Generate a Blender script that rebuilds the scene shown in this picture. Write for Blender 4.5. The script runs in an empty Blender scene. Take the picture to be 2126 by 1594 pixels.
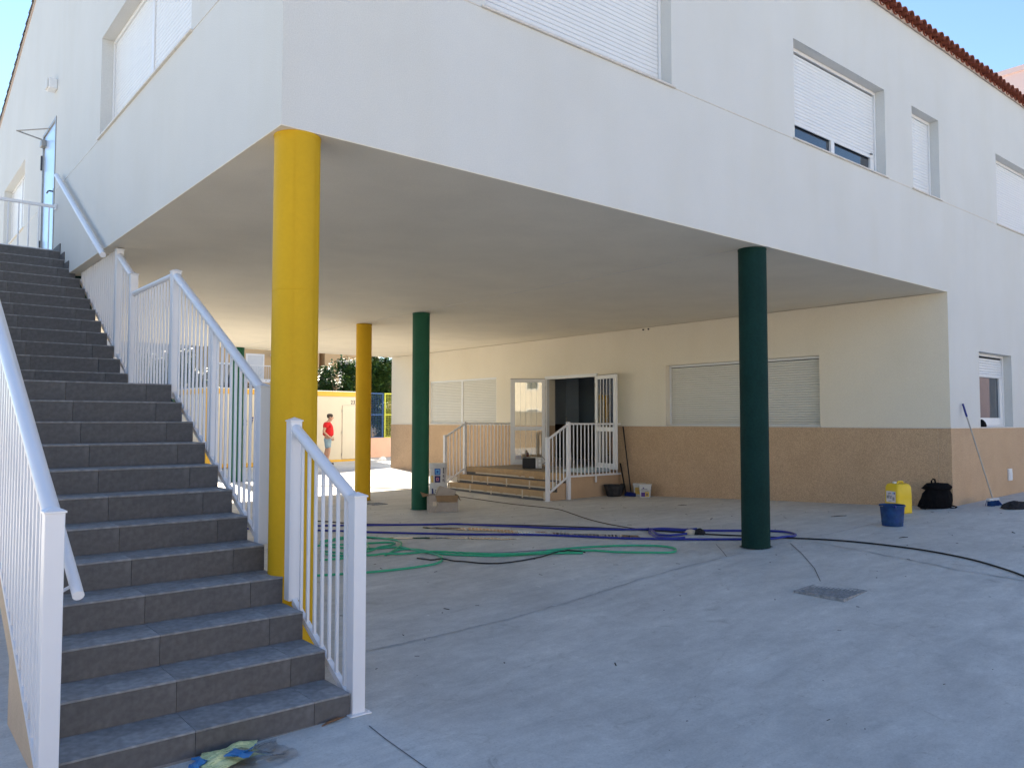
import bpy, math, random
import numpy as np
from mathutils import Vector, Matrix
random.seed(7)
SC = bpy.context.scene
COL = SC.collection
R = math.radians

# ------------------------------------------------------------------ camera, sky, sun, exposure
ZO = 1.7                       # heights below are measured from the eye level; the scene is lifted by this
F_PX, YAW, PITCH, ROLL = 1638.2, 0.6914, 0.0472, 0.0010
EYE = (-2.2224, -5.2271, 0.0)
fw = Vector((math.cos(PITCH)*math.sin(YAW), math.cos(PITCH)*math.cos(YAW), math.sin(PITCH)))
rt = Vector((math.cos(YAW), -math.sin(YAW), 0)); up = rt.cross(fw)
r2 = rt*math.cos(ROLL)+up*math.sin(ROLL); u2 = -rt*math.sin(ROLL)+up*math.cos(ROLL)
cd = bpy.data.cameras.new('camera'); cam = bpy.data.objects.new('camera', cd); COL.objects.link(cam)
M = Matrix((r2, u2, -fw)).transposed().to_4x4(); M.translation = Vector((EYE[0], EYE[1], EYE[2]+ZO))
cam.matrix_world = M
cd.sensor_width = 36; cd.lens = F_PX/2126*36; cd.clip_start = 0.05; cd.clip_end = 3000
SC.camera = cam

SUN_AZ, SUN_EL = 11.2, 32.7     # from +Y towards +X
w = bpy.data.worlds.new('World'); SC.world = w; w.use_nodes = True
nt = w.node_tree; nt.nodes.clear()
sky = nt.nodes.new('ShaderNodeTexSky'); sky.sky_type = 'NISHITA'; sky.sun_disc = False
sky.sun_elevation = R(SUN_EL); sky.sun_rotation = R(SUN_AZ); sky.air_density = 1.0; sky.dust_density = 0.0; sky.ozone_density = 3.0
bg = nt.nodes.new('ShaderNodeBackground'); bg.inputs['Strength'].default_value = 0.09
wo = nt.nodes.new('ShaderNodeOutputWorld')
nt.links.new(sky.outputs[0], bg.inputs[0]); nt.links.new(bg.outputs[0], wo.inputs[0])
sd = bpy.data.lights.new('sun', 'SUN'); sun = bpy.data.objects.new('sun', sd); COL.objects.link(sun)
sd.energy = 5.0; sd.angle = R(0.53); sd.color = (1.0, 0.885, 0.72)
sdir = Vector((math.sin(R(SUN_AZ))*math.cos(R(SUN_EL)), math.cos(R(SUN_AZ))*math.cos(R(SUN_EL)), math.sin(R(SUN_EL))))
sun.rotation_euler = sdir.to_track_quat('Z', 'Y').to_euler(); sun.location = (0, 0, 30)
SC.render.engine = 'CYCLES'
SC.view_settings.view_transform = 'Standard'; SC.view_settings.look = 'None'
SC.view_settings.exposure = 1.66; SC.view_settings.gamma = 1.0; SC.view_settings.use_curve_mapping = False
SC.cycles.max_bounces = 10; SC.cycles.diffuse_bounces = 6; SC.cycles.transparent_max_bounces = 12

# ------------------------------------------------------------------ helpers
WL = {}                         # world origin (eye-level heights) of every object that can be a parent
def _link(o, parent, loc, rz=0.0):
    COL.objects.link(o)
    if parent is None:
        o.location = (loc[0], loc[1], loc[2]+ZO)
    else:
        o.parent = parent; o.location = loc
    o.rotation_euler = (0, 0, rz)
def tag(o, label=None, cat=None, group=None, kind=None):
    if label: o['label'] = label
    if cat: o['category'] = cat
    if group: o['group'] = group
    if kind: o['kind'] = kind
    return o
def thing(name, label, cat, loc=(0, 0, 0), rz=0.0, group=None):
    o = bpy.data.objects.new(name, None); o.empty_display_size = 0.2
    _link(o, None, loc, rz); WL[o.name] = Vector(loc)
    return tag(o, label, cat, group)

class MB:
    def __init__(s): s.v = []; s.f = []; s.sm = False
    def add(s, vs, fs):
        n = len(s.v); s.v += [tuple(v) for v in vs]; s.f += [tuple(i+n for i in f) for f in fs]; return s
    def box(s, x0, x1, y0, y1, z0, z1, M=None):
        vs = [(x, y, z) for z in (z0, z1) for y in (y0, y1) for x in (x0, x1)]
        if M is not None: vs = [tuple(M @ Vector(v)) for v in vs]
        return s.add(vs, [(0, 2, 3, 1), (4, 5, 7, 6), (0, 1, 5, 4), (2, 6, 7, 3), (0, 4, 6, 2), (1, 3, 7, 5)])
    def bbox(s, x0, x1, y0, y1, z0, z1, b=0.004, M=None):     # box with chamfered edges
        c = Vector(((x0+x1)/2, (y0+y1)/2, (z0+z1)/2)); h = ((x1-x0)/2, (y1-y0)/2, (z1-z0)/2)
        b = min(b, min(h)*0.45)
        vs = []; idx = {}
        for sx in (-1, 1):
            for sy in (-1, 1):
                for sz in (-1, 1):
                    for a in range(3):
                        p = [sx*(h[0]-b), sy*(h[1]-b), sz*(h[2]-b)]; p[a] = (sx, sy, sz)[a]*h[a]
                        idx[(sx, sy, sz, a)] = len(vs); vs.append(c+Vector(p))
        fs = []
        for a in range(3):
            o1, o2 = [i for i in range(3) if i != a]
            for sg in (-1, 1):
                q = []
                for (p1, p2) in ((-1, -1), (1, -1), (1, 1), (-1, 1)):
                    k = [0, 0, 0]; k[a] = sg; k[o1] = p1; k[o2] = p2; q.append(idx[(k[0], k[1], k[2], a)])
                fs.append(q)
        for a in range(3):
            o1, o2 = [i for i in range(3) if i != a]
            for s1 in (-1, 1):
                for s2 in (-1, 1):
                    k = [0, 0, 0]; k[o1] = s1; k[o2] = s2
                    k[a] = -1; A1 = idx[(k[0], k[1], k[2], o1)]; A2 = idx[(k[0], k[1], k[2], o2)]
                    k[a] = 1; B1 = idx[(k[0], k[1], k[2], o1)]; B2 = idx[(k[0], k[1], k[2], o2)]
                    fs.append((A1, A2, B2, B1))
        for sx in (-1, 1):
            for sy in (-1, 1):
                for sz in (-1, 1): fs.append([idx[(sx, sy, sz, a)] for a in range(3)])
        if M is not None: vs = [M @ v for v in vs]
        return s.add(vs, fs)
    def tube(s, pts, r, n=10, caps=True, closed=False):
        pts = [Vector(p) for p in pts]; rings = []
        rs = r if isinstance(r, (list, tuple)) else [r]*len(pts)
        up0 = Vector((0, 0, 1)); N = len(pts)
        for i, p in enumerate(pts):
            a = pts[i-1] if (i > 0 or closed) else pts[i]; b = pts[(i+1) % N] if (i < N-1 or closed) else pts[i]
            t = (b-a); t = t.normalized() if t.length > 1e-9 else Vector((0, 0, 1))
            u = up0 if abs(t.z) < 0.95 else Vector((1, 0, 0))
            sd_ = t.cross(u).normalized(); uu = sd_.cross(t).normalized()
            rings.append([p+(sd_*math.cos(2*math.pi*k/n)+uu*math.sin(2*math.pi*k/n))*rs[i] for k in range(n)])
        base = len(s.v)
        for rg in rings: s.v += [tuple(q) for q in rg]
        for i in range(N if closed else N-1):
            j = (i+1) % N
            for k in range(n):
                s.f.append((base+i*n+k, base+i*n+(k+1) % n, base+j*n+(k+1) % n, base+j*n+k))
        if caps and not closed:
            s.f.append(tuple(base+k for k in range(n))[::-1]); s.f.append(tuple(base+(N-1)*n+k for k in range(n)))
        return s
    def lathe(s, prof, n=24, c=(0, 0, 0), top=False, bottom=True, sx=1.0):
        base = len(s.v)
        for (r, z) in prof:
            for k in range(n):
                a = 2*math.pi*k/n; s.v.append((c[0]+r*math.cos(a)*sx, c[1]+r*math.sin(a), c[2]+z))
        for i in range(len(prof)-1):
            for k in range(n):
                s.f.append((base+i*n+k, base+i*n+(k+1) % n, base+(i+1)*n+(k+1) % n, base+(i+1)*n+k))
        if bottom: s.f.append(tuple(base+k for k in range(n))[::-1])
        if top: s.f.append(tuple(base+(len(prof)-1)*n+k for k in range(n)))
        return s
    def prism(s, poly, a0, a1, axis='x'):                    # poly in the two other axes, extruded along axis
        n = len(poly); vs = []
        for a in (a0, a1):
            for (p, q) in poly:
                vs.append((a, p, q) if axis == 'x' else ((p, a, q) if axis == 'y' else (p, q, a)))
        fs = [tuple(range(n)), tuple(range(2*n-1, n-1, -1))]
        for i in range(n):
            j = (i+1) % n; fs.append((i, i+n, j+n, j))
        return s.add(vs, fs)
    def quad(s, a, b, c, d): return s.add([a, b, c, d], [(0, 1, 2, 3)])
    def mesh(s, name, mat, off=(0, 0, 0), smooth=None):
        me = bpy.data.meshes.new(name)
        me.from_pydata([(v[0]-off[0], v[1]-off[1], v[2]-off[2]) for v in s.v], [], s.f)
        if smooth or (smooth is None and s.sm):
            me.polygons.foreach_set('use_smooth', [True]*len(me.polygons))
            try: me.set_sharp_from_angle(angle=R(35))
            except Exception: pass
        me.materials.append(mat); me.update()
        return me
def part(name, mb, mat, parent=None, world=False, smooth=None, loc=(0, 0, 0), rz=0.0, kind=None, label=None):
    off = (0, 0, 0)
    if world and parent is not None: off = WL[parent.name]
    me = mb.mesh(name, mat, off, smooth)
    o = bpy.data.objects.new(name, me); _link(o, parent, loc, rz)
    WL[o.name] = (WL[parent.name] if parent is not None else Vector(loc)) + (Vector(loc) if parent is not None else Vector((0, 0, 0)))
    tag(o, label, None, None, kind)
    return o
def inst(name, me, parent, loc, rz=0.0, rot=None):
    o = bpy.data.objects.new(name, me); _link(o, parent, loc, rz)
    if rot: o.rotation_euler = rot
    WL[o.name] = WL[parent.name]+Vector(loc) if parent is not None else Vector(loc)
    return o
def rel(parent, p): return tuple(Vector(p)-WL[parent.name])
def copy_tree(o, parent=None):
    c = o.copy(); COL.objects.link(c); c.parent = parent
    WL[c.name] = WL[o.name].copy()
    for ch in [q for q in bpy.data.objects if q.parent == o]: copy_tree(ch, c)
    return c
def text(name, s, size, mat, parent, M, ext=0.0005, shear=0.0, bold=0.0, align='LEFT'):
    cu = bpy.data.curves.new(name, 'FONT'); cu.body = s; cu.size = size; cu.extrude = ext; cu.shear = shear; cu.offset = bold
    cu.align_x = align; cu.resolution_u = 3
    t = bpy.data.objects.new(name+'_tmp', cu); COL.objects.link(t)
    dg = bpy.context.evaluated_depsgraph_get()
    me = bpy.data.meshes.new_from_object(t.evaluated_get(dg)); me.name = name
    bpy.data.objects.remove(t); me.transform(M); me.materials.clear(); me.materials.append(mat)
    o = bpy.data.objects.new(name, me); _link(o, parent, (0, 0, 0)); return o

# ------------------------------------------------------------------ materials
MATS = {}
def mat(name, col, rough=0.7, var=0.08, vs=6.0, bump=0.0, bs=60.0, spec=0.35, metal=0.0, fine=0.0, fs=200.0, dist=0.004, tint=None, coat=0.0, detail=6, streak=0.0):
    m = bpy.data.materials.new(name); m.use_nodes = True; t = m.node_tree; b = t.nodes['Principled BSDF']
    tc = t.nodes.new('ShaderNodeTexCoord')
    n1 = t.nodes.new('ShaderNodeTexNoise'); n1.inputs['Scale'].default_value = vs; n1.inputs['Detail'].default_value = detail; n1.inputs['Roughness'].default_value = 0.6
    t.links.new(tc.outputs['Object'], n1.inputs['Vector'])
    cr = t.nodes.new('ShaderNodeValToRGB'); c = Vector(col[:3])
    lo = c*(1-var); hi = c*(1+var)
    if tint: lo = Vector(tint)
    cr.color_ramp.elements[0].position = 0.3; cr.color_ramp.elements[1].position = 0.7
    cr.color_ramp.elements[0].color = (*lo, 1); cr.color_ramp.elements[1].color = (*hi, 1)
    t.links.new(n1.outputs['Fac'], cr.inputs['Fac']); out = cr.outputs['Color']
    if fine > 0:
        n2 = t.nodes.new('ShaderNodeTexNoise'); n2.inputs['Scale'].default_value = fs; n2.inputs['Detail'].default_value = 3
        t.links.new(tc.outputs['Object'], n2.inputs['Vector'])
        mr = t.nodes.new('ShaderNodeMapRange'); mr.inputs['From Min'].default_value = 0.3; mr.inputs['From Max'].default_value = 0.7
        mr.inputs['To Min'].default_value = 1-fine; mr.inputs['To Max'].default_value = 1+fine
        t.links.new(n2.outputs['Fac'], mr.inputs['Value'])
        mx = t.nodes.new('ShaderNodeMix'); mx.data_type = 'RGBA'; mx.blend_type = 'MULTIPLY'; mx.inputs['Factor'].default_value = 1
        cb = t.nodes.new('ShaderNodeCombineColor')
        for i in range(3): t.links.new(mr.outputs[0], cb.inputs[i])
        t.links.new(out, mx.inputs[6]); t.links.new(cb.outputs[0], mx.inputs[7]); out = mx.outputs[2]
    if streak > 0:
        mp = t.nodes.new('ShaderNodeMapping'); mp.inputs['Scale'].default_value = (2.2, 2.2, 0.35); n4 = t.nodes.new('ShaderNodeTexNoise'); n4.inputs['Scale'].default_value = 1.0; n4.inputs['Detail'].default_value = 6
        t.links.new(tc.outputs['Object'], mp.inputs[0]); t.links.new(mp.outputs[0], n4.inputs['Vector'])
        c4 = t.nodes.new('ShaderNodeValToRGB'); c4.color_ramp.elements[0].position = .36; c4.color_ramp.elements[1].position = .55; k = 1-streak
        c4.color_ramp.elements[0].color = (k, k*.995, k*.98, 1); c4.color_ramp.elements[1].color = (1, 1, 1, 1); t.links.new(n4.outputs['Fac'], c4.inputs['Fac'])
        m4 = t.nodes.new('ShaderNodeMix'); m4.data_type = 'RGBA'; m4.blend_type = 'MULTIPLY'; m4.inputs['Factor'].default_value = 1
        t.links.new(out, m4.inputs[6]); t.links.new(c4.outputs['Color'], m4.inputs[7]); out = m4.outputs[2]
    t.links.new(out, b.inputs['Base Color'])
    b.inputs['Roughness'].default_value = rough; b.inputs['Specular IOR Level'].default_value = spec; b.inputs['Metallic'].default_value = metal
    b.inputs['Coat Weight'].default_value = coat
    if bump > 0:
        n3 = t.nodes.new('ShaderNodeTexNoise'); n3.inputs['Scale'].default_value = bs; n3.inputs['Detail'].default_value = 4
        t.links.new(tc.outputs['Object'], n3.inputs['Vector'])
        bp = t.nodes.new('ShaderNodeBump'); bp.inputs['Strength'].default_value = bump; bp.inputs['Distance'].default_value = dist
        t.links.new(n3.outputs['Fac'], bp.inputs['Height']); t.links.new(bp.outputs[0], b.inputs['Normal'])
    MATS[name] = m; return m
stucco = mat('white_stucco', (0.615, 0.618, 0.60), 0.9, 0.03, 0.7, 0.5, 90, 0.2, fine=0.06, fs=110, dist=0.004, streak=0.012)
soffit_m = mat('warm_lit_soffit_stucco', (0.77, 0.705, 0.585), 0.92, 0.045, 1.3, 0.5, 80, 0.2, fine=0.05, fs=120)  # facade white with warm bounce light painted into the colour
wallwarmlit = mat('warm_lit_wall_stucco', (0.735, 0.68, 0.57), 0.9, 0.03, 0.8, 0.5, 90, 0.2, fine=0.06, fs=110, streak=0.010)  # cream tint holds the warm ground bounce on the passage wall
plinth_m = mat('sand_plinth_render', (0.52, 0.365, 0.235), 0.95, 0.05, 2.0, 1.0, 110, 0.15, fine=0.24, fs=75, dist=0.005, streak=0.03)
whitepaint = mat('white_lacquered_metal', (0.74, 0.75, 0.78), 0.32, 0.02, 3.0, 0.0, 10, 0.5)
alum = mat('white_aluminium', (0.74, 0.75, 0.76), 0.38, 0.02, 5.0, 0.0, 10, 0.5)
slat_m = mat('white_shutter_slat', (0.72, 0.735, 0.75), 0.45, 0.02, 3.0, 0, 10, 0.4)
slat_cream = mat('pale_shutter_slat', (0.66, 0.65, 0.60), 0.5, 0.02, 3.0, 0, 10, 0.4)
marble = mat('marble_sill', (0.62, 0.58, 0.52), 0.4, 0.12, 25.0)
darkgap = mat('dark_gap', (0.015, 0.015, 0.017), 0.8)
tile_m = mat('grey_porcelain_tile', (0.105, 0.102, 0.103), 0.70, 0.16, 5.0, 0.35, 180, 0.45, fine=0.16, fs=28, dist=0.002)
tread_m = mat('dusty_skylit_grey_tile', (0.23, 0.235, 0.242), 0.62, 0.26, 4.5, 0.35, 160, 0.5, fine=0.22, fs=22, dist=0.002)  # dust patches; the paler base also paints sky light on the treads
grout = mat('cement_grout', (0.20, 0.20, 0.20), 0.95, 0.1, 20)
core_m = mat('beige_stair_render', (0.60, 0.47, 0.33), 0.95, 0.06, 4.0, 0.6, 60, 0.15, fine=0.06, fs=60)
yellow_m = mat('yellow_column_paint', (0.62, 0.37, 0.008), 0.6, 0.05, 1.8, 0.4, 40, 0.25, fine=0.02, fs=35, streak=0.07, dist=0.003)
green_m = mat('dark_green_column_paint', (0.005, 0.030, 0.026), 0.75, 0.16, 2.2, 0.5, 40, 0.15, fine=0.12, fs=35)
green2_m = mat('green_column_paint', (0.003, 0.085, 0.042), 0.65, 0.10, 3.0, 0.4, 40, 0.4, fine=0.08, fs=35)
rooftile_m = mat('dark_red_clay_tile', (0.20, 0.055, 0.032), 0.8, 0.3, 9.0, 0.5, 60, 0.3, fine=0.2, fs=30)
mortar = mat('roof_mortar', (0.50, 0.40, 0.34), 0.95, 0.1, 20, 0.6, 60)
doormetal = mat('sky_tinted_steel_door', (0.55, 0.66, 0.82), 0.28, 0.02, 2.0, 0, 10, 0.6, metal=0.35)  # blue base colour stands for sky reflected in the metal
blackpl = mat('black_plastic', (0.012, 0.012, 0.014), 0.45, 0.1, 20)
greymet = mat('grey_metal', (0.32, 0.31, 0.29), 0.4, 0.1, 20, metal=0.5)
darkmet = mat('dark_metal', (0.05, 0.05, 0.055), 0.4, 0.1, 20, metal=0.4)
bluehose_m = mat('blue_hose_rubber', (0.012, 0.022, 0.24), 0.38, 0.15, 12, 0, 10, 0.5)
greenhose_m = mat('green_hose_rubber', (0.035, 0.36, 0.19), 0.4, 0.12, 12, 0, 10, 0.5)
blackhose_m = mat('black_rubber_cable', (0.012, 0.012, 0.013), 0.5, 0.2, 15)
brownhose_m = mat('dusty_brown_cable', (0.07, 0.05, 0.035), 0.8, 0.2, 15)
card_m = mat('grey_cardboard', (0.36, 0.315, 0.265), 0.9, 0.1, 10, 0.3, 60)
cardin_m = mat('brown_cardboard_inside', (0.235, 0.155, 0.085), 0.9, 0.1, 10, 0.3, 60)
paper_m = mat('brown_masking_paper', (0.44, 0.30, 0.16), 0.85, 0.10, 9, 0.7, 30, fine=0.08, fs=50, dist=0.01)
tape_m = mat('pale_masking_tape', (0.56, 0.48, 0.36), 0.6, 0.08, 30)
porchtile_m = mat('dusty_porch_tile', (0.26, 0.225, 0.18), 0.7, 0.15, 10, 0.2, 80)
plast_w = mat('white_bucket_plastic', (0.58, 0.58, 0.57), 0.4, 0.06, 14)
plast_b = mat('worn_blue_plastic', (0.004, 0.02, 0.10), 0.6, 0.35, 9, 0.3, 60, spec=0.25, fine=0.3, fs=14, tint=(0.012, 0.06, 0.15))
plast_bd = mat('dark_blue_plastic', (0.006, 0.02, 0.17), 0.4, 0.1, 20)
plast_y = mat('yellow_jerrycan_plastic', (0.72, 0.50, 0.02), 0.42, 0.05, 8)
label_m = mat('printed_label_white', (0.66, 0.60, 0.62), 0.5, 0.04, 30)
print_dk = mat('dark_print', (0.03, 0.03, 0.06), 0.6)
print_gr = mat('grey_print', (0.26, 0.25, 0.27), 0.6)
print_bl = mat('blue_print', (0.015, 0.10, 0.42), 0.5)
print_nv = mat('navy_print', (0.012, 0.02, 0.13), 0.5)
print_lb = mat('light_blue_print', (0.15, 0.45, 0.75), 0.5)
print_pu = mat('purple_print', (0.09, 0.035, 0.22), 0.5)
print_go = mat('gold_print', (0.62, 0.42, 0.10), 0.5)
print_pk = mat('pink_print', (0.5, 0.2, 0.25), 0.5)
cloth_bk = mat('black_cloth', (0.006, 0.006, 0.007), 0.95, 0.3, 20, 0.6, 40, spec=0.1, dist=0.01)
rag_m = mat('black_rag_cloth', (0.014, 0.014, 0.017), 0.8, 0.3, 25, 0.8, 30, dist=0.02)
rubber_bk = mat('dusty_black_rubber', (0.045, 0.042, 0.042), 0.85, 0.5, 16, 0.8, 30, tint=(0.018, 0.017, 0.017))
foam_m = mat('pale_blue_foam_board', (0.40, 0.50, 0.55), 0.85, 0.08, 20)
brownbot = mat('brown_glass', (0.09, 0.02, 0.01), 0.2)
cont_m = mat('cream_container_panel', (0.60, 0.535, 0.42), 0.55, 0.03, 1.2, 0, 10, 0.3)
contyel_m = mat('yellow_container_trim', (0.66, 0.38, 0.045), 0.5, 0.05, 3)
pinkwall_m = mat('pink_wall_render', (0.72, 0.46, 0.34), 0.9, 0.05, 3, 0.4, 60)
tan_m = mat('tan_house_render', (0.56, 0.385, 0.20), 0.9, 0.04, 1.0, 0.2, 40)
tandk_m = mat('brown_shade_render', (0.33, 0.25, 0.18), 0.9, 0.04, 1.0)  # chimney brown; on the recess wall it paints the shadow side of the tan
greyb_m = mat('grey_house_render', (0.50, 0.47, 0.44), 0.9, 0.05, 1.0)
trimw = mat('white_house_trim', (0.78, 0.76, 0.72), 0.6, 0.03, 5)
blindw = mat('pale_roller_blind', (0.62, 0.62, 0.60), 0.6, 0.03, 5)
pinkbld = mat('pale_pink_building_render', (0.80, 0.60, 0.54), 0.9, 0.03, 0.5)
fenceblue = mat('blue_fence_paint', (0.02, 0.07, 0.20), 0.5)
fenceyel = mat('yellow_green_fence_paint', (0.50, 0.52, 0.06), 0.5)
leaf_m = mat('dark_green_leaf', (0.030, 0.075, 0.022), 0.55, 0.45, 1.5)
leafl_m = mat('light_green_leaf', (0.10, 0.17, 0.035), 0.55, 0.35, 1.5)
bark_m = mat('grey_brown_bark', (0.12, 0.09, 0.065), 0.95, 0.2, 9, 0.8, 20)
skin_m = mat('skin', (0.50, 0.28, 0.19), 0.55, 0.05, 10)
hair_m = mat('short_grey_brown_hair', (0.06, 0.045, 0.035), 0.8, 0.4, 60, 0.8, 90)
shirt_m = mat('red_polo_cotton', (0.62, 0.018, 0.022), 0.9, 0.08, 8, 0.5, 25, dist=0.01)
shorts_m = mat('light_blue_denim', (0.26, 0.36, 0.42), 0.9, 0.12, 12, 0.5, 30, dist=0.01)
sole_m = mat('dark_shoe', (0.02, 0.02, 0.025), 0.6)
rooma = mat('shade_tinted_room_wall', (0.62, 0.70, 0.78), 0.8, 0.03, 1)  # white wall, tinted blue-grey to paint the dim interior
roomb = mat('dark_brown_room_dado', (0.16, 0.12, 0.10), 0.7, 0.05, 2)
roomf = mat('room_floor_tile', (0.25, 0.23, 0.21), 0.5, 0.1, 4)
stick_m = mat('brown_bark_twig', (0.16, 0.09, 0.05), 0.9)
debris_m = mat('dark_debris', (0.035, 0.032, 0.03), 0.9, 0.4, 30)
crumb_m = mat('white_plaster_crumb', (0.75, 0.74, 0.72), 0.9)
castiron = mat('dusty_cast_iron', (0.15, 0.16, 0.165), 0.75, 0.3, 14, 0.5, 60, fine=0.3, fs=30, tint=(0.30, 0.31, 0.32))
bagyel = mat('yellow_green_bag_film', (0.72, 0.74, 0.38), 0.35, 0.1, 15)
def print_lines(m, col):      # flat print: rows of small type on the bag
    t = m.node_tree; b = t.nodes['Principled BSDF']; src = b.inputs['Base Color'].links[0].from_socket
    tc = t.nodes.new('ShaderNodeTexCoord'); br = t.nodes.new('ShaderNodeTexBrick'); br.inputs['Scale'].default_value = 30; br.inputs['Brick Width'].default_value = .9; br.inputs['Row Height'].default_value = .35
    br.inputs['Color1'].default_value = (1, 1, 1, 1); br.inputs['Color2'].default_value = (.2, .2, .2, 1); br.inputs['Mortar'].default_value = (1, 1, 1, 1); br.inputs['Mortar Size'].default_value = .08; br.inputs['Bias'].default_value = -.1
    mx = t.nodes.new('ShaderNodeMix'); mx.data_type = 'RGBA'; mx.inputs[6].default_value = (*col, 1); t.links.new(tc.outputs['Object'], br.inputs['Vector']); t.links.new(br.outputs['Color'], mx.inputs['Factor']); t.links.new(src, mx.inputs[7]); t.links.new(mx.outputs[2], b.inputs['Base Color'])
print_lines(bagyel, (.30, .38, .14))
bagblue = mat('blue_bag_print', (0.04, 0.20, 0.46), 0.3, 0.1, 15)

def glass_mat(name, tint, refl):
    m = bpy.data.materials.new(name); m.use_nodes = True; t = m.node_tree; t.nodes.clear()
    o = t.nodes.new('ShaderNodeOutputMaterial'); mx = t.nodes.new('ShaderNodeMixShader')
    tr = t.nodes.new('ShaderNodeBsdfTransparent'); tr.inputs[0].default_value = (*tint, 1)
    gl = t.nodes.new('ShaderNodeBsdfGlossy'); gl.inputs['Roughness'].default_value = 0.02
    fr = t.nodes.new('ShaderNodeFresnel'); fr.inputs[0].default_value = 1.5
    ma = t.nodes.new('ShaderNodeMath'); ma.operation = 'ADD'; ma.inputs[1].default_value = refl
    t.links.new(fr.outputs[0], ma.inputs[0]); t.links.new(ma.outputs[0], mx.inputs[0])
    t.links.new(tr.outputs[0], mx.inputs[1]); t.links.new(gl.outputs[0], mx.inputs[2]); t.links.new(mx.outputs[0], o.inputs[0])
    return m
glass_clear = glass_mat('door_glass', (0.86, 0.88, 0.86), 0.10)
film_clear = glass_mat('clear_plastic_film', (0.88, 0.90, 0.92), 0.06)
darkglass = mat('dark_window_glass', (0.012, 0.018, 0.03), 0.03, 0.05, 2, 0, 10, 0.9, coat=0.6)
water_m = mat('shallow_water', (0.10, 0.092, 0.08), 0.04, 0.05, 3, 0, 10, 0.7)

def concrete(name, base, warm):
    m = bpy.data.materials.new(name); m.use_nodes = True; t = m.node_tree; b = t.nodes['Principled BSDF']; L = t.links
    tc = t.nodes.new('ShaderNodeTexCoord')
    def noise(sc, det, rough=0.6, dist=0.0, st=None):
        n = t.nodes.new('ShaderNodeTexNoise'); n.inputs['Scale'].default_value = sc; n.inputs['Detail'].default_value = det
        n.inputs['Roughness'].default_value = rough; n.inputs['Distortion'].default_value = dist
        if st:
            mp = t.nodes.new('ShaderNodeMapping'); mp.inputs['Scale'].default_value = st; mp.inputs['Rotation'].default_value = (0, 0, R(-25))
            L.new(tc.outputs['Object'], mp.inputs[0]); L.new(mp.outputs[0], n.inputs['Vector'])
        else: L.new(tc.outputs['Object'], n.inputs['Vector'])
        return n
    def ramp(src, p0, c0, p1, c1):
        r = t.nodes.new('ShaderNodeValToRGB'); r.color_ramp.elements[0].position = p0; r.color_ramp.elements[1].position = p1
        r.color_ramp.elements[0].color = (*c0, 1); r.color_ramp.elements[1].color = (*c1, 1); L.new(src, r.inputs[0]); return r.outputs[0]
    def mul(a, b_, f=1.0):
        x = t.nodes.new('ShaderNodeMix'); x.data_type = 'RGBA'; x.blend_type = 'MULTIPLY'; x.inputs['Factor'].default_value = f
        L.new(a, x.inputs[6]); L.new(b_, x.inputs[7]); return x.outputs[2]
    bv = Vector(base)
    c = ramp(noise(0.35, 8, 0.65, 0.6).outputs[0], 0.32, tuple(bv*0.84), 0.68, tuple(bv*1.12))
    c = mul(c, ramp(noise(1.6, 9, 0.7, 0.4, (1, 3.2, 1)).outputs[0], 0.3, (0.80, 0.80, 0.81), 0.72, (1.10, 1.09, 1.08)))
    c = mul(c, ramp(noise(9, 8, 0.7, 0.2).outputs[0], 0.25, (0.88, 0.88, 0.88), 0.7, (1.06, 1.06, 1.06)))
    c = mul(c, ramp(noise(70, 3).outputs[0], 0.3, (0.91, 0.91, 0.91), 0.62, (1.04, 1.04, 1.04)))
    c = mul(c, ramp(noise(2.6, 10, 0.75, 1.4).outputs[0], 0.30, (0.72, 0.71, 0.70), 0.42, (1, 1, 1)))      # dusty smears
    c = mul(c, ramp(noise(5.5, 4, 0.5, 2.5, (1, 7, 1)).outputs[0], 0.24, (0.70, 0.69, 0.68), 0.33, (1, 1, 1)))    # trowel streaks
    c = mul(c, ramp(noise(3.1, 9, 0.72, 2.2, (1, 2.2, 1)).outputs[0], 0.58, (1, 1, 1), 0.70, (1.13, 1.13, 1.13)))       # pale laitance wipes
    c = mul(c, ramp(noise(140, 2).outputs[0], 0.27, (0.55, 0.54, 0.53), 0.31, (1, 1, 1)))                                # fine grit
    vo = t.nodes.new('ShaderNodeTexVoronoi'); vo.feature = 'DISTANCE_TO_EDGE'; vo.inputs['Scale'].default_value = 0.42; wv_ = t.nodes.new('ShaderNodeMix'); wv_.data_type = 'RGBA'; wv_.inputs['Factor'].default_value = 0.12
    L.new(tc.outputs['Object'], wv_.inputs[6]); L.new(noise(1.3, 8, 0.7).outputs['Color'], wv_.inputs[7]); L.new(wv_.outputs[2], vo.inputs['Vector'])
    c = mul(c, ramp(vo.outputs['Distance'], 0.0, (0.72, 0.71, 0.70), 0.004, (1, 1, 1)), 0.20)                              # hairline shrinkage cracks
    L.new(c, b.inputs['Base Color'])
    b.inputs['Specular IOR Level'].default_value = 0.35
    rr = t.nodes.new('ShaderNodeMapRange'); rr.inputs['To Min'].default_value = 0.48; rr.inputs['To Max'].default_value = 0.78
    L.new(noise(0.9, 6).outputs[0], rr.inputs[0]); L.new(rr.outputs[0], b.inputs['Roughness'])
    bp = t.nodes.new('ShaderNodeBump'); bp.inputs['Strength'].default_value = 0.35; bp.inputs['Distance'].default_value = 0.006
    L.new(noise(22, 8, 0.7).outputs[0], bp.inputs['Height']); L.new(bp.outputs[0], b.inputs['Normal'])
    return m
ground_m = concrete('trowelled_concrete', (0.575, 0.575, 0.55), True)
joint_m = mat('dark_joint_dust', (0.10, 0.10, 0.105), 0.95, 0.3, 30)
stain_m = mat('grey_cement_smear', (0.43, 0.43, 0.42), 0.9, 0.25, 15)

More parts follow.
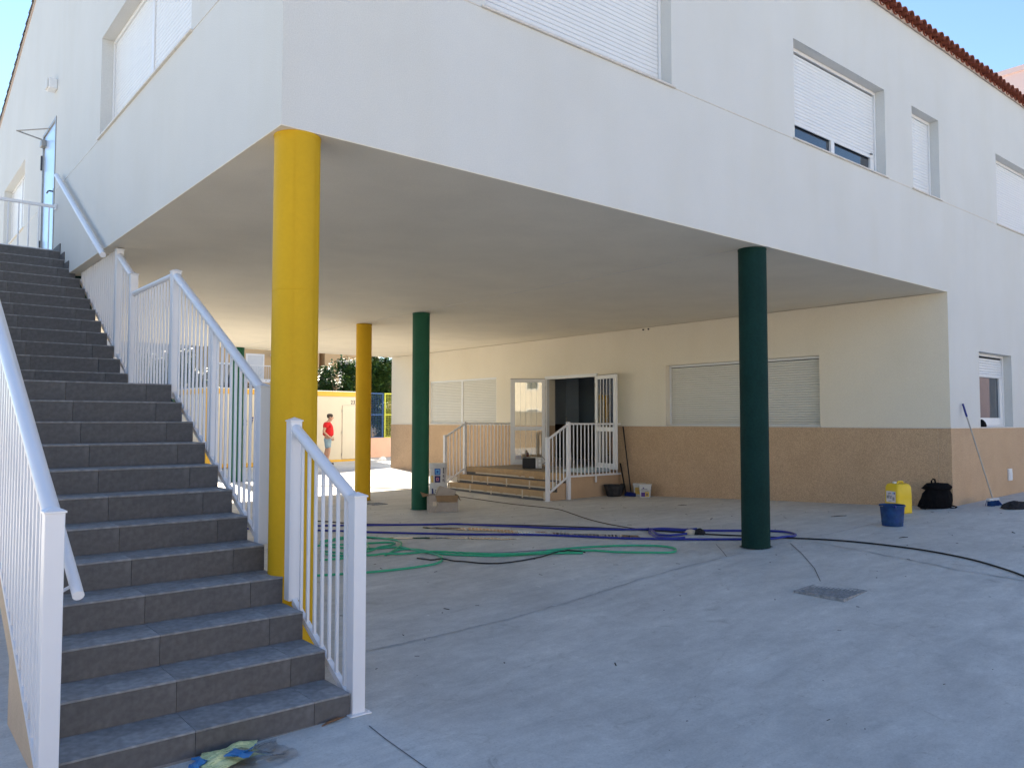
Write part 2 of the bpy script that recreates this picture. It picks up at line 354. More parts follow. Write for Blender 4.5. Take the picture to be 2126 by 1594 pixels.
# ------------------------------------------------------------------ ground
CP = [(-2.2,-5.2,-1.78),(.1,-.95,-1.745),(-1.5,-1,-1.765),(2.5,-4,-1.74),(5.97,.05,-1.482),(5.95,7.3,-1.675),(6,9.5,-1.675),(11.15,17.06,-1.51),(11.15,12.5,-1.6),(11.15,9,-1.66),(11.15,6.6,-1.64),(11.15,3.96,-1.52),(11.15,.96,-1.407),(11.17,0,-1.33),(14.3,0,-1.28),(19,0,-1.24),(6.2,17.2,-1.70),(0,17,-1.72),(0,8,-1.72),(9.5,-4,-1.42),(8,25,-1.45),(3,26,-1.45),(14,27,-1.45),(8.9,7,-1.67),(8.93,10.5,-1.66)]
for a in range(0, 360, 30): CP.append((6+45*math.cos(R(a)), 5+45*math.sin(R(a)), -1.55))
CP = np.array(CP); nC = len(CP)
_r = np.sqrt(((CP[:, None, :2]-CP[None, :, :2])**2).sum(-1)); _M = np.zeros((nC+3, nC+3)); _M[:nC, :nC] = _r**2*np.log(_r+1e-9)+np.eye(nC)
_M[:nC, nC] = 1; _M[:nC, nC+1:] = CP[:, :2]; _M[nC, :nC] = 1; _M[nC+1:, :nC] = CP[:, :2].T
_w = np.linalg.solve(_M, np.r_[CP[:, 2], 0, 0, 0])
def G(x, y):
    d = math.hypot(x-6, y-5)
    if d > 42: x, y = 6+(x-6)*42/d, 5+(y-5)*42/d
    r = np.sqrt((CP[:, 0]-x)**2+(CP[:, 1]-y)**2)
    return float((_w[:nC]*(r**2*np.log(r+1e-9))).sum()+_w[nC]+_w[nC+1]*x+_w[nC+2]*y)
xs = [-1500, -400, -150, -80, -50, -35, -25, -18, -13]+[-10+0.5*i for i in range(61)]+[22, 26, 32, 40, 55, 80, 150, 400, 1500]
ys = [-1500, -400, -150, -80, -50, -35, -25, -18, -13]+[-10+0.5*i for i in range(81)]+[33, 38, 45, 60, 80, 150, 400, 1500]
mb = MB(); mb.sm = True
mb.v = [(x, y, G(x, y)) for y in ys for x in xs]
nx = len(xs)
mb.f = [(j*nx+i, j*nx+i+1, (j+1)*nx+i+1, (j+1)*nx+i) for j in range(len(ys)-1) for i in range(nx-1)]
part('concrete_ground', mb, ground_m, None, kind='structure')
def ribbon(name, pts, wd, m, h=0.004, jit=0.0, seed=1):
    rnd = random.Random(seed); P = []
    for i in range(len(pts)-1):
        a, b = Vector(pts[i]), Vector(pts[i+1]); n = max(1, int((b-a).length/0.08))
        for k in range(n): P.append(a.lerp(b, k/n))
    P.append(Vector(pts[-1])); b_ = MB(); vs = []
    for i, p in enumerate(P):
        t = (P[min(i+1, len(P)-1)]-P[max(i-1, 0)]).normalized(); nn = Vector((-t.y, t.x)); ww = wd*(1+jit*rnd.uniform(-0.9, 1)); o = rnd.uniform(-1, 1)*wd*jit*0.6
        for s_ in (-.5, .5):
            q = p+nn*(s_*ww+o); vs.append((q.x, q.y, G(q.x, q.y)+h))
    b_.add(vs, [(2*i, 2*i+1, 2*i+3, 2*i+2) for i in range(len(P)-1)])
    return part(name, b_, m, None, kind='structure')
ribbon('ground_saw_joint', [(0.09, -1.15), (0.07, -1.37), (0.05, -1.8), (0.02, -3.4)], 0.006, joint_m)
ribbon('ground_saw_joint', [(6.49, 0.03), (6.0, -0.41), (5.45, -0.87), (5.01, -1.18)], 0.008, joint_m)
ribbon('ground_saw_joint', [(5.88, .66), (5.54, .32), (5.32, .11)], 0.007, joint_m)
ribbon('ground_pour_line', [(0.45, .09), (1.32, .03), (2.03, 0.0), (2.93, .04), (3.93, .14), (4.74, .15), (5.63, .10)], 0.016, stain_m, jit=0.9, seed=3)
ribbon('ground_pour_line', [(6.2, .12), (6.71, .1), (7.65, .05), (9.11, .08), (10.38, .03), (11.1, .02)], 0.016, stain_m, jit=0.9, seed=4)
ribbon('ground_pour_line', [(6.75, -.1), (6.68, -.5), (6.60, -.95), (6.49, -1.43), (6.39, -1.95), (6.39, -2.6)], 0.020, stain_m, jit=0.95, seed=5)
def patch(name, pts, m, h=0.005, seed=2):
    rnd = random.Random(seed); P = []
    for i in range(len(pts)):
        a, b = Vector(pts[i]), Vector(pts[(i+1) % len(pts)])
        for k in range(8):
            q = a.lerp(b, k/8); P.append((q.x+rnd.uniform(-.035, .035), q.y+rnd.uniform(-.035, .035)))
    c = (sum(p[0] for p in P)/len(P), sum(p[1] for p in P)/len(P)); zz = max(G(*p) for p in P)
    b_ = MB(); b_.add([(c[0], c[1], G(*c)+h)]+[(p[0], p[1], G(*p)+h) for p in P], [(0, i+1, (i+1) % len(P)+1) for i in range(len(P))])
    return part(name, b_, m, None, kind='structure')
patch('puddle_water', [(4.55, 5.15), (5.02, 4.45), (5.30, 3.4), (5.52, 2.61), (5.85, 1.93), (5.76, 1.75), (5.39, 2.25), (5.10, 3.0), (4.95, 3.93), (4.55, 4.9)], water_m)
patch('puddle_water', [(3.30, 4.80), (3.93, 4.22), (4.40, 3.55), (4.70, 3.04), (4.62, 3.02), (4.1, 3.82), (3.4, 4.62)], water_m, seed=5)

# ------------------------------------------------------------------ school building
ZS, ZP, ZE, WX, YE, XE = 2.081, -0.107, 6.03, 11.151, 17.09, 27.0
SILL, HEAD = 3.537, 4.815
bld = thing('school_building', 'white two-storey school building on round columns with sand coloured plinth and shuttered windows', 'building', (0, 0, -1.5))
def TY(c): return lambda u, d, z: (u, c+d, z)
def TX(c): return lambda u, d, z: (c+d, u, z)
def bT(mb, T, u0, u1, d0, d1, z0, z1, bev=0.0):
    a = T(u0, d0, z0); b = T(u1, d1, z1); lo = [min(p, q) for p, q in zip(a, b)]; hi = [max(p, q) for p, q in zip(a, b)]
    (mb.bbox if bev else mb.box)(lo[0], hi[0], lo[1], hi[1], lo[2], hi[2], *([bev] if bev else []))
    return mb
def holed(T, u0, u1, z0, z1, holes, depth=0.26):
    mb = MB(); us = sorted({u0, u1, *[h[0] for h in holes], *[h[1] for h in holes]}); zs = sorted({z0, z1, *[h[2] for h in holes], *[h[3] for h in holes]})
    us = [u for u in us if u0 <= u <= u1]; zs = [z for z in zs if z0 <= z <= z1]
    for i in range(len(us)-1):
        for j in range(len(zs)-1):
            cu, cz = (us[i]+us[i+1])/2, (zs[j]+zs[j+1])/2
            if any(h[0] < cu < h[1] and h[2] < cz < h[3] for h in holes): continue
            mb.quad(T(us[i], 0, zs[j]), T(us[i+1], 0, zs[j]), T(us[i+1], 0, zs[j+1]), T(us[i], 0, zs[j+1]))
    for (a, b, c, d) in holes:
        a_, b_, c_, d_ = max(a, u0), min(b, u1), max(c, z0), min(d, z1)
        for u in (a, b):
            if u0 <= u <= u1: mb.quad(T(u, 0, c_), T(u, depth, c_), T(u, depth, d_), T(u, 0, d_))
        for z in (c, d):
            if z0 <= z <= z1: mb.quad(T(a_, 0, z), T(b_, 0, z), T(b_, depth, z), T(a_, depth, z))
    return mb
WR = [(1.803, 4.290, SILL, HEAD), (6.69, 9.13, SILL, HEAD), (10.01, 10.97, SILL, HEAD), (13.38, 15.85, SILL, HEAD), (19.5, 22, SILL, HEAD)]
WLh = [(2.034, 5.57, SILL, HEAD), (11.52, 14.2, SILL, HEAD)]
DOORL = (8.5, 9.63, 2.49, 4.706)
fr = part('facade_wall', holed(TY(0), 0, XE, ZS, ZE, WR), stucco, bld, True)
side = holed(TX(0), 0, YE, ZS, ZE, WLh+[DOORL])
side.add([(0, 0, ZE), (0, YE, ZE), (0, YE/2, ZE+2.0)], [(0, 1, 2)])
part('side_wall', side, stucco, bld, True)
WLOW = (12.37, 13.87, ZP+0.016, 1.193)
part('lower_facade_wall', holed(TY(0), WX, XE, ZP, ZS, [WLOW]), stucco, bld, True)
part('plinth', bT(MB(), TY(-0.012), WX-0.012, XE, 0, 0.2, -2.0, ZP-0.001), plinth_m, bld, True)
WW1 = (11.60, 14.83, ZP+0.03, 1.20); WW2 = (2.205, 5.735, ZP+0.02, 1.20); DW = (7.79, 9.57, -1.12, 1.10)
part('passage_wall', holed(TX(WX), 0, YE, ZP, ZS-0.008, [WW1, WW2, DW], 0.30), wallwarmlit, bld, True)
mb = holed(TX(WX-0.012), 0.1895, YE, -2.0, ZP-0.001, [(DW[0], DW[1], -2.5, 2)], 0.31)
part('passage_plinth', mb, plinth_m, bld, True)
# plinth top trim: thin white band
part('plinth_band', bT(MB(), TY(-0.022), WX-0.022, XE, 0, 0.02, ZP-0.001, ZP+0.014), marble, bld, True)
mb = MB(); bT(mb, TX(WX-0.022), 0.0, DW[0]-0.03, 0, 0.02, ZP-0.001, ZP+0.014); bT(mb, TX(WX-0.022), DW[1]+0.03, YE, 0, 0.02, ZP-0.001, ZP+0.014)
part('plinth_band', mb, marble, bld, True)
# sill-height drip joints
mb = MB(); segs = [0]+[v for h in WR[:4] for v in (h[0]-.05, h[1]+.05)]+[XE]
for i in range(0, len(segs)-1, 2): part('facade_joint', bT(MB(), TY(-0.005), segs[i]+(0.001 if i == 0 else 0), segs[i+1], 0, 0.01, SILL-0.018, SILL-0.006), marble, bld, True)
for a, b in ((0, 1.98), (5.62, 8.47), (9.7, 11.47), (14.25, YE)): part('facade_joint', bT(MB(), TX(-0.005), a, b, 0, 0.01, SILL-0.018, SILL-0.006), marble, bld, True)
# soffit, drip band and beam line
part('soffit', MB().box(0.01, WX+0.2, 0.01, YE-0.01, ZS, ZS+0.25), soffit_m, bld, True)
mb = MB(); bz0, bz1 = ZS-0.007, ZS+0.002
mb.box(0.001, WX-0.001, 0.001, 0.30, bz0, bz1); mb.box(0.001, 0.30, 0.3005, YE-0.001, bz0, bz1); mb.box(0.3005, WX-0.001, YE-0.30, YE-0.001, bz0, bz1)
part('soffit_edge_band', mb, soffit_m, bld, True)
part('soffit_joint', MB().box(5.925, 5.940, 0.31, YE-0.31, ZS-0.003, ZS+0.001), marble, bld, True)
# back and far walls, slabs
mb = MB(); mb.box(0.01, XE, YE-0.2, YE, ZS+0.003, ZE); mb.box(WX+0.001, XE, YE-0.2, YE, -2, ZS+0.002); mb.box(XE-0.2, XE, 0.01, YE-0.21, -2, ZE)
mb.add([(XE, 0, ZE), (XE, YE, ZE), (XE, YE/2, ZE+2.0)], [(0, 1, 2)])
part('rear_wall', mb, stucco, bld, True)
part('floor_slab', MB().box(WX+0.5, XE-0.21, 0.3, YE-0.21, ZS-0.1, ZS+0.24), stucco, bld, True)
# roof
SL = 2.0/(YE/2); TH = math.atan(SL)
def zroof(y): return ZE+0.03+SL*(y if y < YE/2 else YE-y)
mb = MB()
for y0, y1 in ((-0.02, YE/2), (YE+0.02, YE/2)):
    z0 = ZE+0.03-SL*0.02; z1 = zroof(YE/2)
    mb.prism([(y0, z0-0.03), (y1, z1-0.03), (y1, z1+0.02), (y0, z0+0.02)], -0.02, XE+0.1)
roof = part('roof', mb, mortar, bld, True)
def tile_piece(r0, r1, L, up_):
    m_ = MB(); n = 8; m_.sm = True; vs = []
    for (yy, r) in ((0, r0), (L, r1)):
        for rr in (r, r-0.013):
            for k in range(n+1):
                a = math.pi*k/n; vs.append((rr*math.cos(a), yy, up_*rr*math.sin(a)*0.95))
    m = n+1; fs = []
    for k in range(n):
        fs += [(k, k+1, 2*m+k+1, 2*m+k), (m+k, 3*m+k, 3*m+k+1, m+k+1), (k, m+k, m+k+1, k+1), (2*m+k, 2*m+k+1, 3*m+k+1, 3*m+k)]
    m_.add(vs, fs); return m_
cov = tile_piece(0.094, 0.078, 0.42, 1).mesh('roof_tile', rooftile_m); chn = tile_piece(0.080, 0.088, 0.42, -1).mesh('roof_tile', rooftile_m)
PT = 0.205; x = 4.0; rnd = random.Random(11)
while x < 17.5:
    o = inst('roof_tile', cov, roof, rel(roof, (x+rnd.uniform(-.006, .006), -0.155+rnd.uniform(-.012, .012), zroof(0)+0.025-0.17*SL+rnd.uniform(-.004, .004))), rot=(TH, 0, rnd.uniform(-.03, .03)))
    o = inst('roof_tile', chn, roof, rel(roof, (x+PT/2, -0.07+rnd.uniform(-.01, .01), zroof(0)+0.075-0.17*SL)), rot=(TH, 0, rnd.uniform(-.02, .02)))
    x += PT
vg = tile_piece(0.075, 0.06, 0.40, 1).mesh('verge_tile', stucco); y = -0.15
while y < YE/2-0.2:
    inst('verge_tile', vg, roof, rel(roof, (0.02, y, zroof(max(y, 0))+0.025)), rot=(TH, 0, 0)); y += 0.33
y = YE+0.15
while y > YE/2+0.2:
    inst('verge_tile', vg, roof, rel(roof, (0.02, y, zroof(min(y, YE))+0.025)), rot=(TH, 0, math.pi)); y -= 0.33
mb = MB(); mb.sm = True; xx = [0.09+PT/6*i for i in range(int(XE/PT*6))]      # tile field behind the first courses
for (ya, yb) in ((0.0, YE/2), (YE, YE/2)):
    b0 = len(mb.v)
    for yy in (ya, yb):
        for xv in xx: mb.v.append((xv, yy, zroof(yy)+0.04+0.045*math.cos(2*math.pi*(xv-4.0)/PT)))
    mb.f += [(b0+i, b0+i+1, b0+len(xx)+i+1, b0+len(xx)+i) for i in range(len(xx)-1)]
part('tile_field', mb, rooftile_m, roof, True, kind='stuff')
mb = MB(); x = -0.0
for k in range(int(XE/PT)):
    xk = 4.0-PT*20+k*PT
    if 3.9 < xk < 17.4: continue
    for piece, dz, dx in ((cov, 0.015, 0), (chn, 0.075, PT/2)):
        Mx = Matrix.Translation((xk+dx, -0.15, zroof(0)+dz-0.17*SL)) @ Matrix.Rotation(TH, 4, 'X')
        mb.add([Mx @ v.co for v in piece.vertices], [tuple(p.vertices) for p in piece.polygons])
part('eave_tiles', mb, rooftile_m, roof, True, kind='stuff')
part('mortar_bed', MB().box(0.0, XE, -0.035, -0.0215, ZE-0.01, ZE+0.045), mortar, roof, True)

def window(T, isx, h, nsh=1, shut_to=None, mt=slat_m, d0=0.135, sill=True, pitch=0.046, stops=False, mull_w=0.05, label=None):
    u0, u1, z0, z1 = h; mb = MB(); e = 0.001; fwid = 0.035
    bT(mb, T, u0+e, u0+fwid, d0, d0+0.07, z0+e, z1-e, 0.003); bT(mb, T, u1-fwid, u1-e, d0, d0+0.07, z0+e, z1-e, 0.003)
    bT(mb, T, u0+fwid, u1-fwid, d0+.002, d0+0.07, z1-0.045, z1-e, 0.003); bT(mb, T, u0+fwid, u1-fwid, d0+.01, d0+0.07, z0+e, z0+0.022, 0.003)
    bays = [(u0+fwid, u1-fwid)]
    if nsh == 2:
        um = (u0+u1)/2; bT(mb, T, um-mull_w/2, um+mull_w/2, d0+0.004, d0+0.07, z0+0.022, z1-0.045, 0.003); bays = [(u0+fwid, um-mull_w/2), (um+mull_w/2, u1-fwid)]
    win = part('window', mb, alum, bld, True, label=label)
    gp = MB(); bT(gp, T, u0+fwid, u1-fwid, d0+0.052, d0+0.058, z0+0.022, z1-0.045); part('pane', gp, darkglass, win, True)
    zb = z0+0.024 if shut_to is None else shut_to
    for (a, b) in bays:
        n = int((z1-0.045-0.012-zb)/pitch); L = b-a-0.014; sm_ = MB(); hh = pitch/2-0.0015
        prof = [(0.0, -hh), (-0.006, -hh+0.004), (-0.010, 0.0), (-0.006, hh-0.003), (0.0, hh), (0.008, hh), (0.008, -hh)]
        vs = [];
        for s_ in (-L/2, L/2):
            for (d, z) in prof: vs.append((d, s_, z) if isx else (s_, d, z))
        m = len(prof); sm_.add(vs, [tuple(range(m)), tuple(range(2*m-1, m-1, -1))]+[(i, (i+1) % m, m+(i+1) % m, m+i) for i in range(m)])
        me = sm_.mesh('slat', mt)
        for k in range(n): inst('slat', me, win, rel(win, T((a+b)/2, d0+0.028, zb+pitch*(k+0.5)+0.01)))
        dk = MB(); bT(dk, T, a, b, d0+0.040, d0+0.046, zb+0.004, z1-0.046); part('shutter_backing', dk, darkgap, win, True)
        bb = MB(); bT(bb, T, a+0.006, b-0.006, d0+0.014, d0+0.034, zb-0.004, zb+0.009, 0.002); part('bottom_bar', bb, alum, win, True)
        if stops:
            for uu in (a+0.12, b-0.12):
                st = MB(); bT(st, T, uu-0.022, uu+0.022, d0-0.012, d0+0.014, zb+0.04, zb+0.062, 0.003); part('shutter_stop', st, greymet, win, True)
    if sill:
        s_ = MB(); bT(s_, T, u0-0.045, u1+0.045, -0.028, d0+0.02, z0-0.020, z0-0.0005, 0.003); part('sill', s_, marble, win, True)
    return win
window(TY(0), False, WR[0], stops=True); 
wB = window(TY(0), False, WR[1], shut_to=3.82, stops=True)
mb = MB(); bT(mb, TY(0), 7.86, 7.95, 0.150, 0.185, SILL+0.03, 3.83, 0.003); part('sash_stile', mb, alum, wB, True); mb = MB(); bT(mb, TY(0), 8.98, 9.085, 0.152, 0.187, SILL+0.03, 3.83, 0.003); part('sliding_sash', mb, alum, wB, True)
window(TY(0), False, WR[2]); window(TY(0), False, WR[3]); window(TY(0), False, WR[4])
window(TX(0), True, WLh[0], 2, mull_w=0.07); window(TX(0), True, WLh[1], 2, mull_w=0.07)
window(TX(WX), True, WW1, 2, mt=slat_cream, d0=0.02, sill=False, mull_w=0.07)
window(TX(WX), True, WW2, 1, mt=slat_cream, d0=0.12, sill=False)
mb = MB(); bT(mb, TX(WX), WW2[0]-.03, WW2[1]+.03, -0.03, 0.12, WW2[2]-0.018, WW2[2], 0.003); part('sill', mb, marble, bld, True); part('sill', bT(MB(), TX(WX), WW1[0], WW1[1], -0.025, 0.02, WW1[2]-0.016, WW1[2], 0.002), marble, bld, True)
wl = window(TY(0), False, WLOW, shut_to=0.785, d0=0.135)
mb = MB()   # open sliding sash of the lower window
a, b = 12.74, 13.83
bT(mb, TY(0), a, a+0.05, 0.150, 0.185, WLOW[2]+0.025, 0.78, 0.003); bT(mb, TY(0), b-0.12, b, 0.150, 0.185, WLOW[2]+0.025, 0.78, 0.003); bT(mb, TY(0), a+.05, b-.12, 0.150, 0.185, WLOW[2]+0.025, WLOW[2]+0.16, 0.003)
part('sliding_sash', mb, alum, wl, True)

# upper side door on the stair landing
door = part('side_door', bT(MB(), TX(0), DOORL[0]+0.05, DOORL[1]-0.04, 0.012, 0.06, DOORL[2]+0.01, DOORL[3]-0.04, 0.004), doormetal, bld, True, label='metal door coloured with reflected sky blue at the head of the stairs')
mb = MB(); bT(mb, TX(0), DOORL[0], DOORL[0]+0.05, -0.012, 0.10, DOORL[2], DOORL[3], 0.003); bT(mb, TX(0), DOORL[1]-0.04, DOORL[1], -0.012, 0.10, DOORL[2], DOORL[3], 0.003); bT(mb, TX(0), DOORL[0]+.05, DOORL[1]-.04, -0.010, 0.10, DOORL[3]-0.04, DOORL[3], 0.003)
part('door_frame', mb, greymet, door, True)
mb = MB(); bT(mb, TX(0), 8.60, 8.64, -0.005, 0.012, 3.33, 3.60, 0.004); mb.tube([(0.0, 8.62, 3.55), (-0.055, 8.62, 3.55), (-0.065, 8.66, 3.55), (-0.065, 8.76, 3.545)], 0.012, 8); part('door_handle', mb, blackpl, door, True)
mb = MB(); bT(mb, TX(0), 9.42, 9.58, -0.06, 0.012, 4.48, 4.58, 0.006); mb.tube([(-0.05, 9.50, 4.60), (-0.42, 9.35, 4.62)], 0.011, 6); mb.tube([(-0.42, 9.35, 4.615), (-0.02, 8.98, 4.64)], 0.009, 6); part('door_closer', mb, greymet, door, True)
mb = MB(); mb.tube([(-0.018, 9.61, 4.12), (-0.018, 9.61, 4.36)], 0.02, 8); mb.tube([(-0.018, 9.61, 2.75), (-0.018, 9.61, 2.95)], 0.02, 8); part('hinge', mb, darkmet, door, True)

# entrance door under the passage with room behind
ent = part('entrance_door', (lambda m_: (bT(m_, TX(WX), DW[0]+.001, DW[0]+.05, -0.03, 0.06, DW[2], DW[3]-.001, .003), bT(m_, TX(WX), DW[1]-.05, DW[1]-.001, -0.03, 0.06, DW[2], DW[3]-.001, .003), bT(m_, TX(WX), DW[0]-.03, DW[1]+.03, -0.034, 0.06, DW[3]-.05, DW[3]+.03, .003), m_)[-1])(MB()), alum, bld, True)
rx0, rx1, ry0, ry1, rz0, rz1 = WX+0.302, 14.6, 6.2, 12.6, -1.12, 1.75
mb = MB(); zc = -0.08
for z0_, z1_, key in ((zc, rz1, 'a'),):
    mb.quad((rx1, ry0, z0_), (rx1, ry1, z0_), (rx1, ry1, z1_), (rx1, ry0, z1_)); mb.quad((rx0, ry0, z0_), (rx1, ry0, z0_), (rx1, ry0, z1_), (rx0, ry0, z1_)); mb.quad((rx0, ry1, z0_), (rx1, ry1, z0_), (rx1, ry1, z1_), (rx0, ry1, z1_))
mb.quad((rx0, ry0, rz1), (rx1, ry0, rz1), (rx1, ry1, rz1), (rx0, ry1, rz1))
for a, b in ((ry0, DW[0]), (DW[1], ry1)): mb.quad((rx0, a, zc), (rx0, b, zc), (rx0, b, rz1), (rx0, a, rz1))
mb.quad((rx0, DW[0], DW[3]), (rx0, DW[1], DW[3]), (rx0, DW[1], rz1), (rx0, DW[0], rz1))
mb.box(13.2, 13.7, 11.0, 12.5, zc, rz1-.01)
part('room_wall', mb, rooma, bld, True)
mb = MB(); mb.quad((rx1, ry0, rz0), (rx1, ry1, rz0), (rx1, ry1, zc), (rx1, ry0, zc)); mb.quad((rx0, ry0, rz0), (rx1, ry0, rz0), (rx1, ry0, zc), (rx0, ry0, zc)); mb.quad((rx0, ry1, rz0), (rx1, ry1, rz0), (rx1, ry1, zc), (rx0, ry1, zc))
for a, b in ((ry0, DW[0]), (DW[1], ry1)): mb.quad((rx0, a, rz0), (rx0, b, rz0), (rx0, b, zc), (rx0, a, zc))
part('room_dado', mb, roomb, bld, True)
part('room_floor', MB().box(WX-0.01, rx1, ry0, ry1, rz0-0.05, rz0-0.001), roomf, bld, True)
def leaf(ang, hy, sgn, midz=-0.18):
    # leaf in its own frame: length along +u from the hinge; returns child objects
    M_ = Matrix.Translation((WX-0.035, hy, 0)) @ Matrix.Rotation(ang, 4, 'Z')
    L, z0, z1, t_ = 0.88, -1.085, 1.065, 0.05; m_ = MB(); s = 0.085
    m_.bbox(0, s, -t_/2, t_/2, z0, z1, .004, M_); m_.bbox(L-s-.03, L, -t_/2, t_/2, z0, z1, .004, M_)
    for a, b in ((z0, z0+0.13), (midz-.05, midz+.05), (z1-s, z1)): m_.bbox(s, L-s-.03, -t_/2+.002, t_/2-.002, a, b, .004, M_)
    lf = part('door_leaf', m_, alum, ent, True)
    g_ = MB(); g_.box(s, L-s-.03, -.003, .003, z0+.13, midz-.05, M_); g_.box(s, L-s-.03, -.003, .003, midz+.05, z1-s, M_); part('glass', g_, glass_clear, lf, True)
    for k in range(1, 5):
        b_ = MB(); u = s+(L-2*s-.03)*k/5; b_.box(u-.008, u+.008, sgn*.012, sgn*.022, z0+.13, midz-.05, M_); b_.box(u-.008, u+.008, sgn*.012, sgn*.022, midz+.05, z1-s, M_); part('glazing_bar', b_, alum, lf, True)
    h_ = MB()
    for z in (-0.85, 0.0, 0.85): h_.tube([tuple(M_ @ Vector((-.005, sgn*.03, z-.05))), tuple(M_ @ Vector((-.005, sgn*.03, z+.05)))], .014, 8)
    part('hinge', h_, greymet, lf, True)
    if sgn < 0:   # dark seal on top of the leaf
        k_ = MB(); k_.box(0, L, -.02, .02, z1+.001, z1+.010, M_); part('door_seal', k_, darkmet, lf, True)
    return lf
leaf(math.atan2(.64, -.77), DW[1], -1)
leaf(math.atan2(-math.cos(R(14)), -math.sin(R(14))), DW[0], -1)

# ------------------------------------------------------------------ things fixed to the building
sw = thing('wall_switch_box', 'small white cover plate on the sand plinth right of the leaning broom', 'cover plate', (13.555, -0.012, -1.04))
part('cover', MB().bbox(-.07, .07, -.035, 0, 0, .21, .006), alum, sw); part('flap', MB().bbox(-.055, .055, -.042, -.036, .02, .15, .004), alum, sw)
el = thing('emergency_light', 'small white emergency light box above the upper stair door', 'wall light', (0, 8.62, 5.13))
part('housing', MB().bbox(-.12, 0, -.11, .11, 0, .16, .01), alum, el); part('lens', MB().bbox(-.14, -.121, -.09, .09, .01, .15, .006), blindw, el)
for yy in (6.20, 6.35):
    b_ = thing('wall_bolt', 'dark bolt stub high on the passage wall near the soffit, %s of the two' % ('right' if yy < 6.3 else 'left'), 'bolt', (WX, yy, 2.03), group='bolts on the passage wall')
    part('stud', MB().tube([(0, 0, 0), (-.03, 0, 0)], .016, 8), darkmet, b_)
tube_ = thing('wall_handrail', 'white round handrail sloping down the upper side wall beside the stair door', 'handrail', (-.08, 6.4, 2.5))
mb = MB(); mb.sm = True; mb.tube([(-.08, 7.88, 3.605), (-.08, 4.86, 1.935)], .034, 14); part('rail_tube', mb, whitepaint, tube_, True)
for yy in (5.4, 7.3):
    mb = MB(); z_ = 1.935+(yy-4.86)*.553; mb.tube([(-.08, yy, z_-.02), (-.08, yy, z_-.07), (-.001, yy, z_-.08)], .009, 6); part('bracket', mb, whitepaint, tube_, True)

# ------------------------------------------------------------------ columns
def column(x, y, r, m, label, z0=None, seam=True):
    zg = G(x, y) if z0 is None else z0
    c = thing('round_column', label, 'column', (x, y, zg), group='round columns carrying the upper floor')
    mb = MB(); mb.sm = True; H = ZS-0.008-zg; n = 40; prof = [(r, -0.25), (r*1.001, 0.0), (r, H*.33), (r*.998, H*.66), (r, H)]
    mb.lathe(prof, n, top=True); part('shaft', mb, m, c)
    mb = MB(); mb.sm = True; rn = random.Random(int(x*10+y)); nn = 36
    mb.lathe([(r+.0025, H-.018), (r+.004, H-.004), (r+.004, H)], nn, bottom=False)
    for k in range(nn): v = mb.v[k]; mb.v[k] = (v[0], v[1], v[2]+rn.uniform(-.012, .006))
    part('top_rim', mb, m, c)
    if seam:   # formwork seam lines left in the paint
        for a in (R(-62), R(-120)):
            mb = MB(); p = Vector((math.cos(a), math.sin(a), 0)); t_ = Vector((-math.sin(a), math.cos(a), 0))
            q = [p*(r+.0016)+t_*s_*.0025 for s_ in (-1, 1)]
            mb.quad((q[0].x, q[0].y, 0), (q[1].x, q[1].y, 0), (q[1].x, q[1].y, H-.03), (q[0].x, q[0].y, H-.03)); part('seam', mb, m, c)
        mb = MB(); mb.sm = True; mb.lathe([(r-.001, H*.70), (r+.0018, H*.70+.002), (r-.001, H*.70+.004)], 40, bottom=False); part('ring_seam', mb, m, c)
    # plaster crumbs and a chipped edge where the floor was cast against it
    mb = MB(); nn = 44; vs = []
    for k in range(nn):
        a = 2*math.pi*k/nn; ro = r+rn.uniform(.004, .03); 
        vs += [((r-.01)*math.cos(a), (r-.01)*math.sin(a), .004), (ro*math.cos(a), ro*math.sin(a), .006)]
    vs = [(v[0], v[1], G(x+v[0], y+v[1])-zg+v[2]) for v in vs]
    mb.add(vs, [(2*k, 2*k+1, (2*k+3) % (2*nn), (2*k+2) % (2*nn)) for k in range(nn)]); part('base_chips', mb, joint_m, c)
    return c
column(.197, .165, .165, yellow_m, 'bright yellow round column at the front corner, rising beside the staircase railing')
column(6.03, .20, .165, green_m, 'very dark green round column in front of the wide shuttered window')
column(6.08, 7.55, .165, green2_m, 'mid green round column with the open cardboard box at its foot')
column(6.09, 9.80, .165, yellow_m, 'orange yellow round column farther back, beside the small floor drain', seam=False)
column(6.02, 17.1-.20, .165, green2_m, 'far green round column seen only between the stair balusters', seam=False)
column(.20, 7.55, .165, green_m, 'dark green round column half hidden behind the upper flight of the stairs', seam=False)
column(.20, 9.80, .165, yellow_m, 'yellow round column hidden behind the stair landing', seam=False)
column(.20, 16.85, .165, green2_m, 'green round column at the far end of the side edge behind the stairs', seam=False)

# ------------------------------------------------------------------ staircase
XL, XR, TR, RI = -1.46, 0.08, 0.328, 0.1785
steps = [(-.94+TR*i, -1.612+RI*i) for i in range(12)]+[(4.287+TR*i, .53+RI*i) for i in range(12)]
def nline(y): return (-1.612+(y+.94)*RI/TR) if y < 2.67 else (.3515 if y < 4.287-TR else .53+(y-4.287)*RI/TR)
st = thing('staircase', 'long outdoor staircase clad in dark grey tiles rising to the upper side door', 'staircase', (-.7, -.94, -1.76))
TT = 0.012
def body(xa, xb, i0, i1, tail):
    P = []; 
    for i in range(i0, i1+1):
        y, z = steps[i]; zprev = steps[i-1][1] if i > 0 else -1.95
        P += [(y+TT, zprev-TT if i > i0 else (zprev if i == 0 else steps[i-1][1]-.40)), (y+TT, z-TT)]
    yend = steps[i1+1][0]+TT if i1 < 23 else 9.9
    P += [(yend, steps[i1][1]-TT)]; P += tail
    return MB().prism(P, xa, xb, 'x')
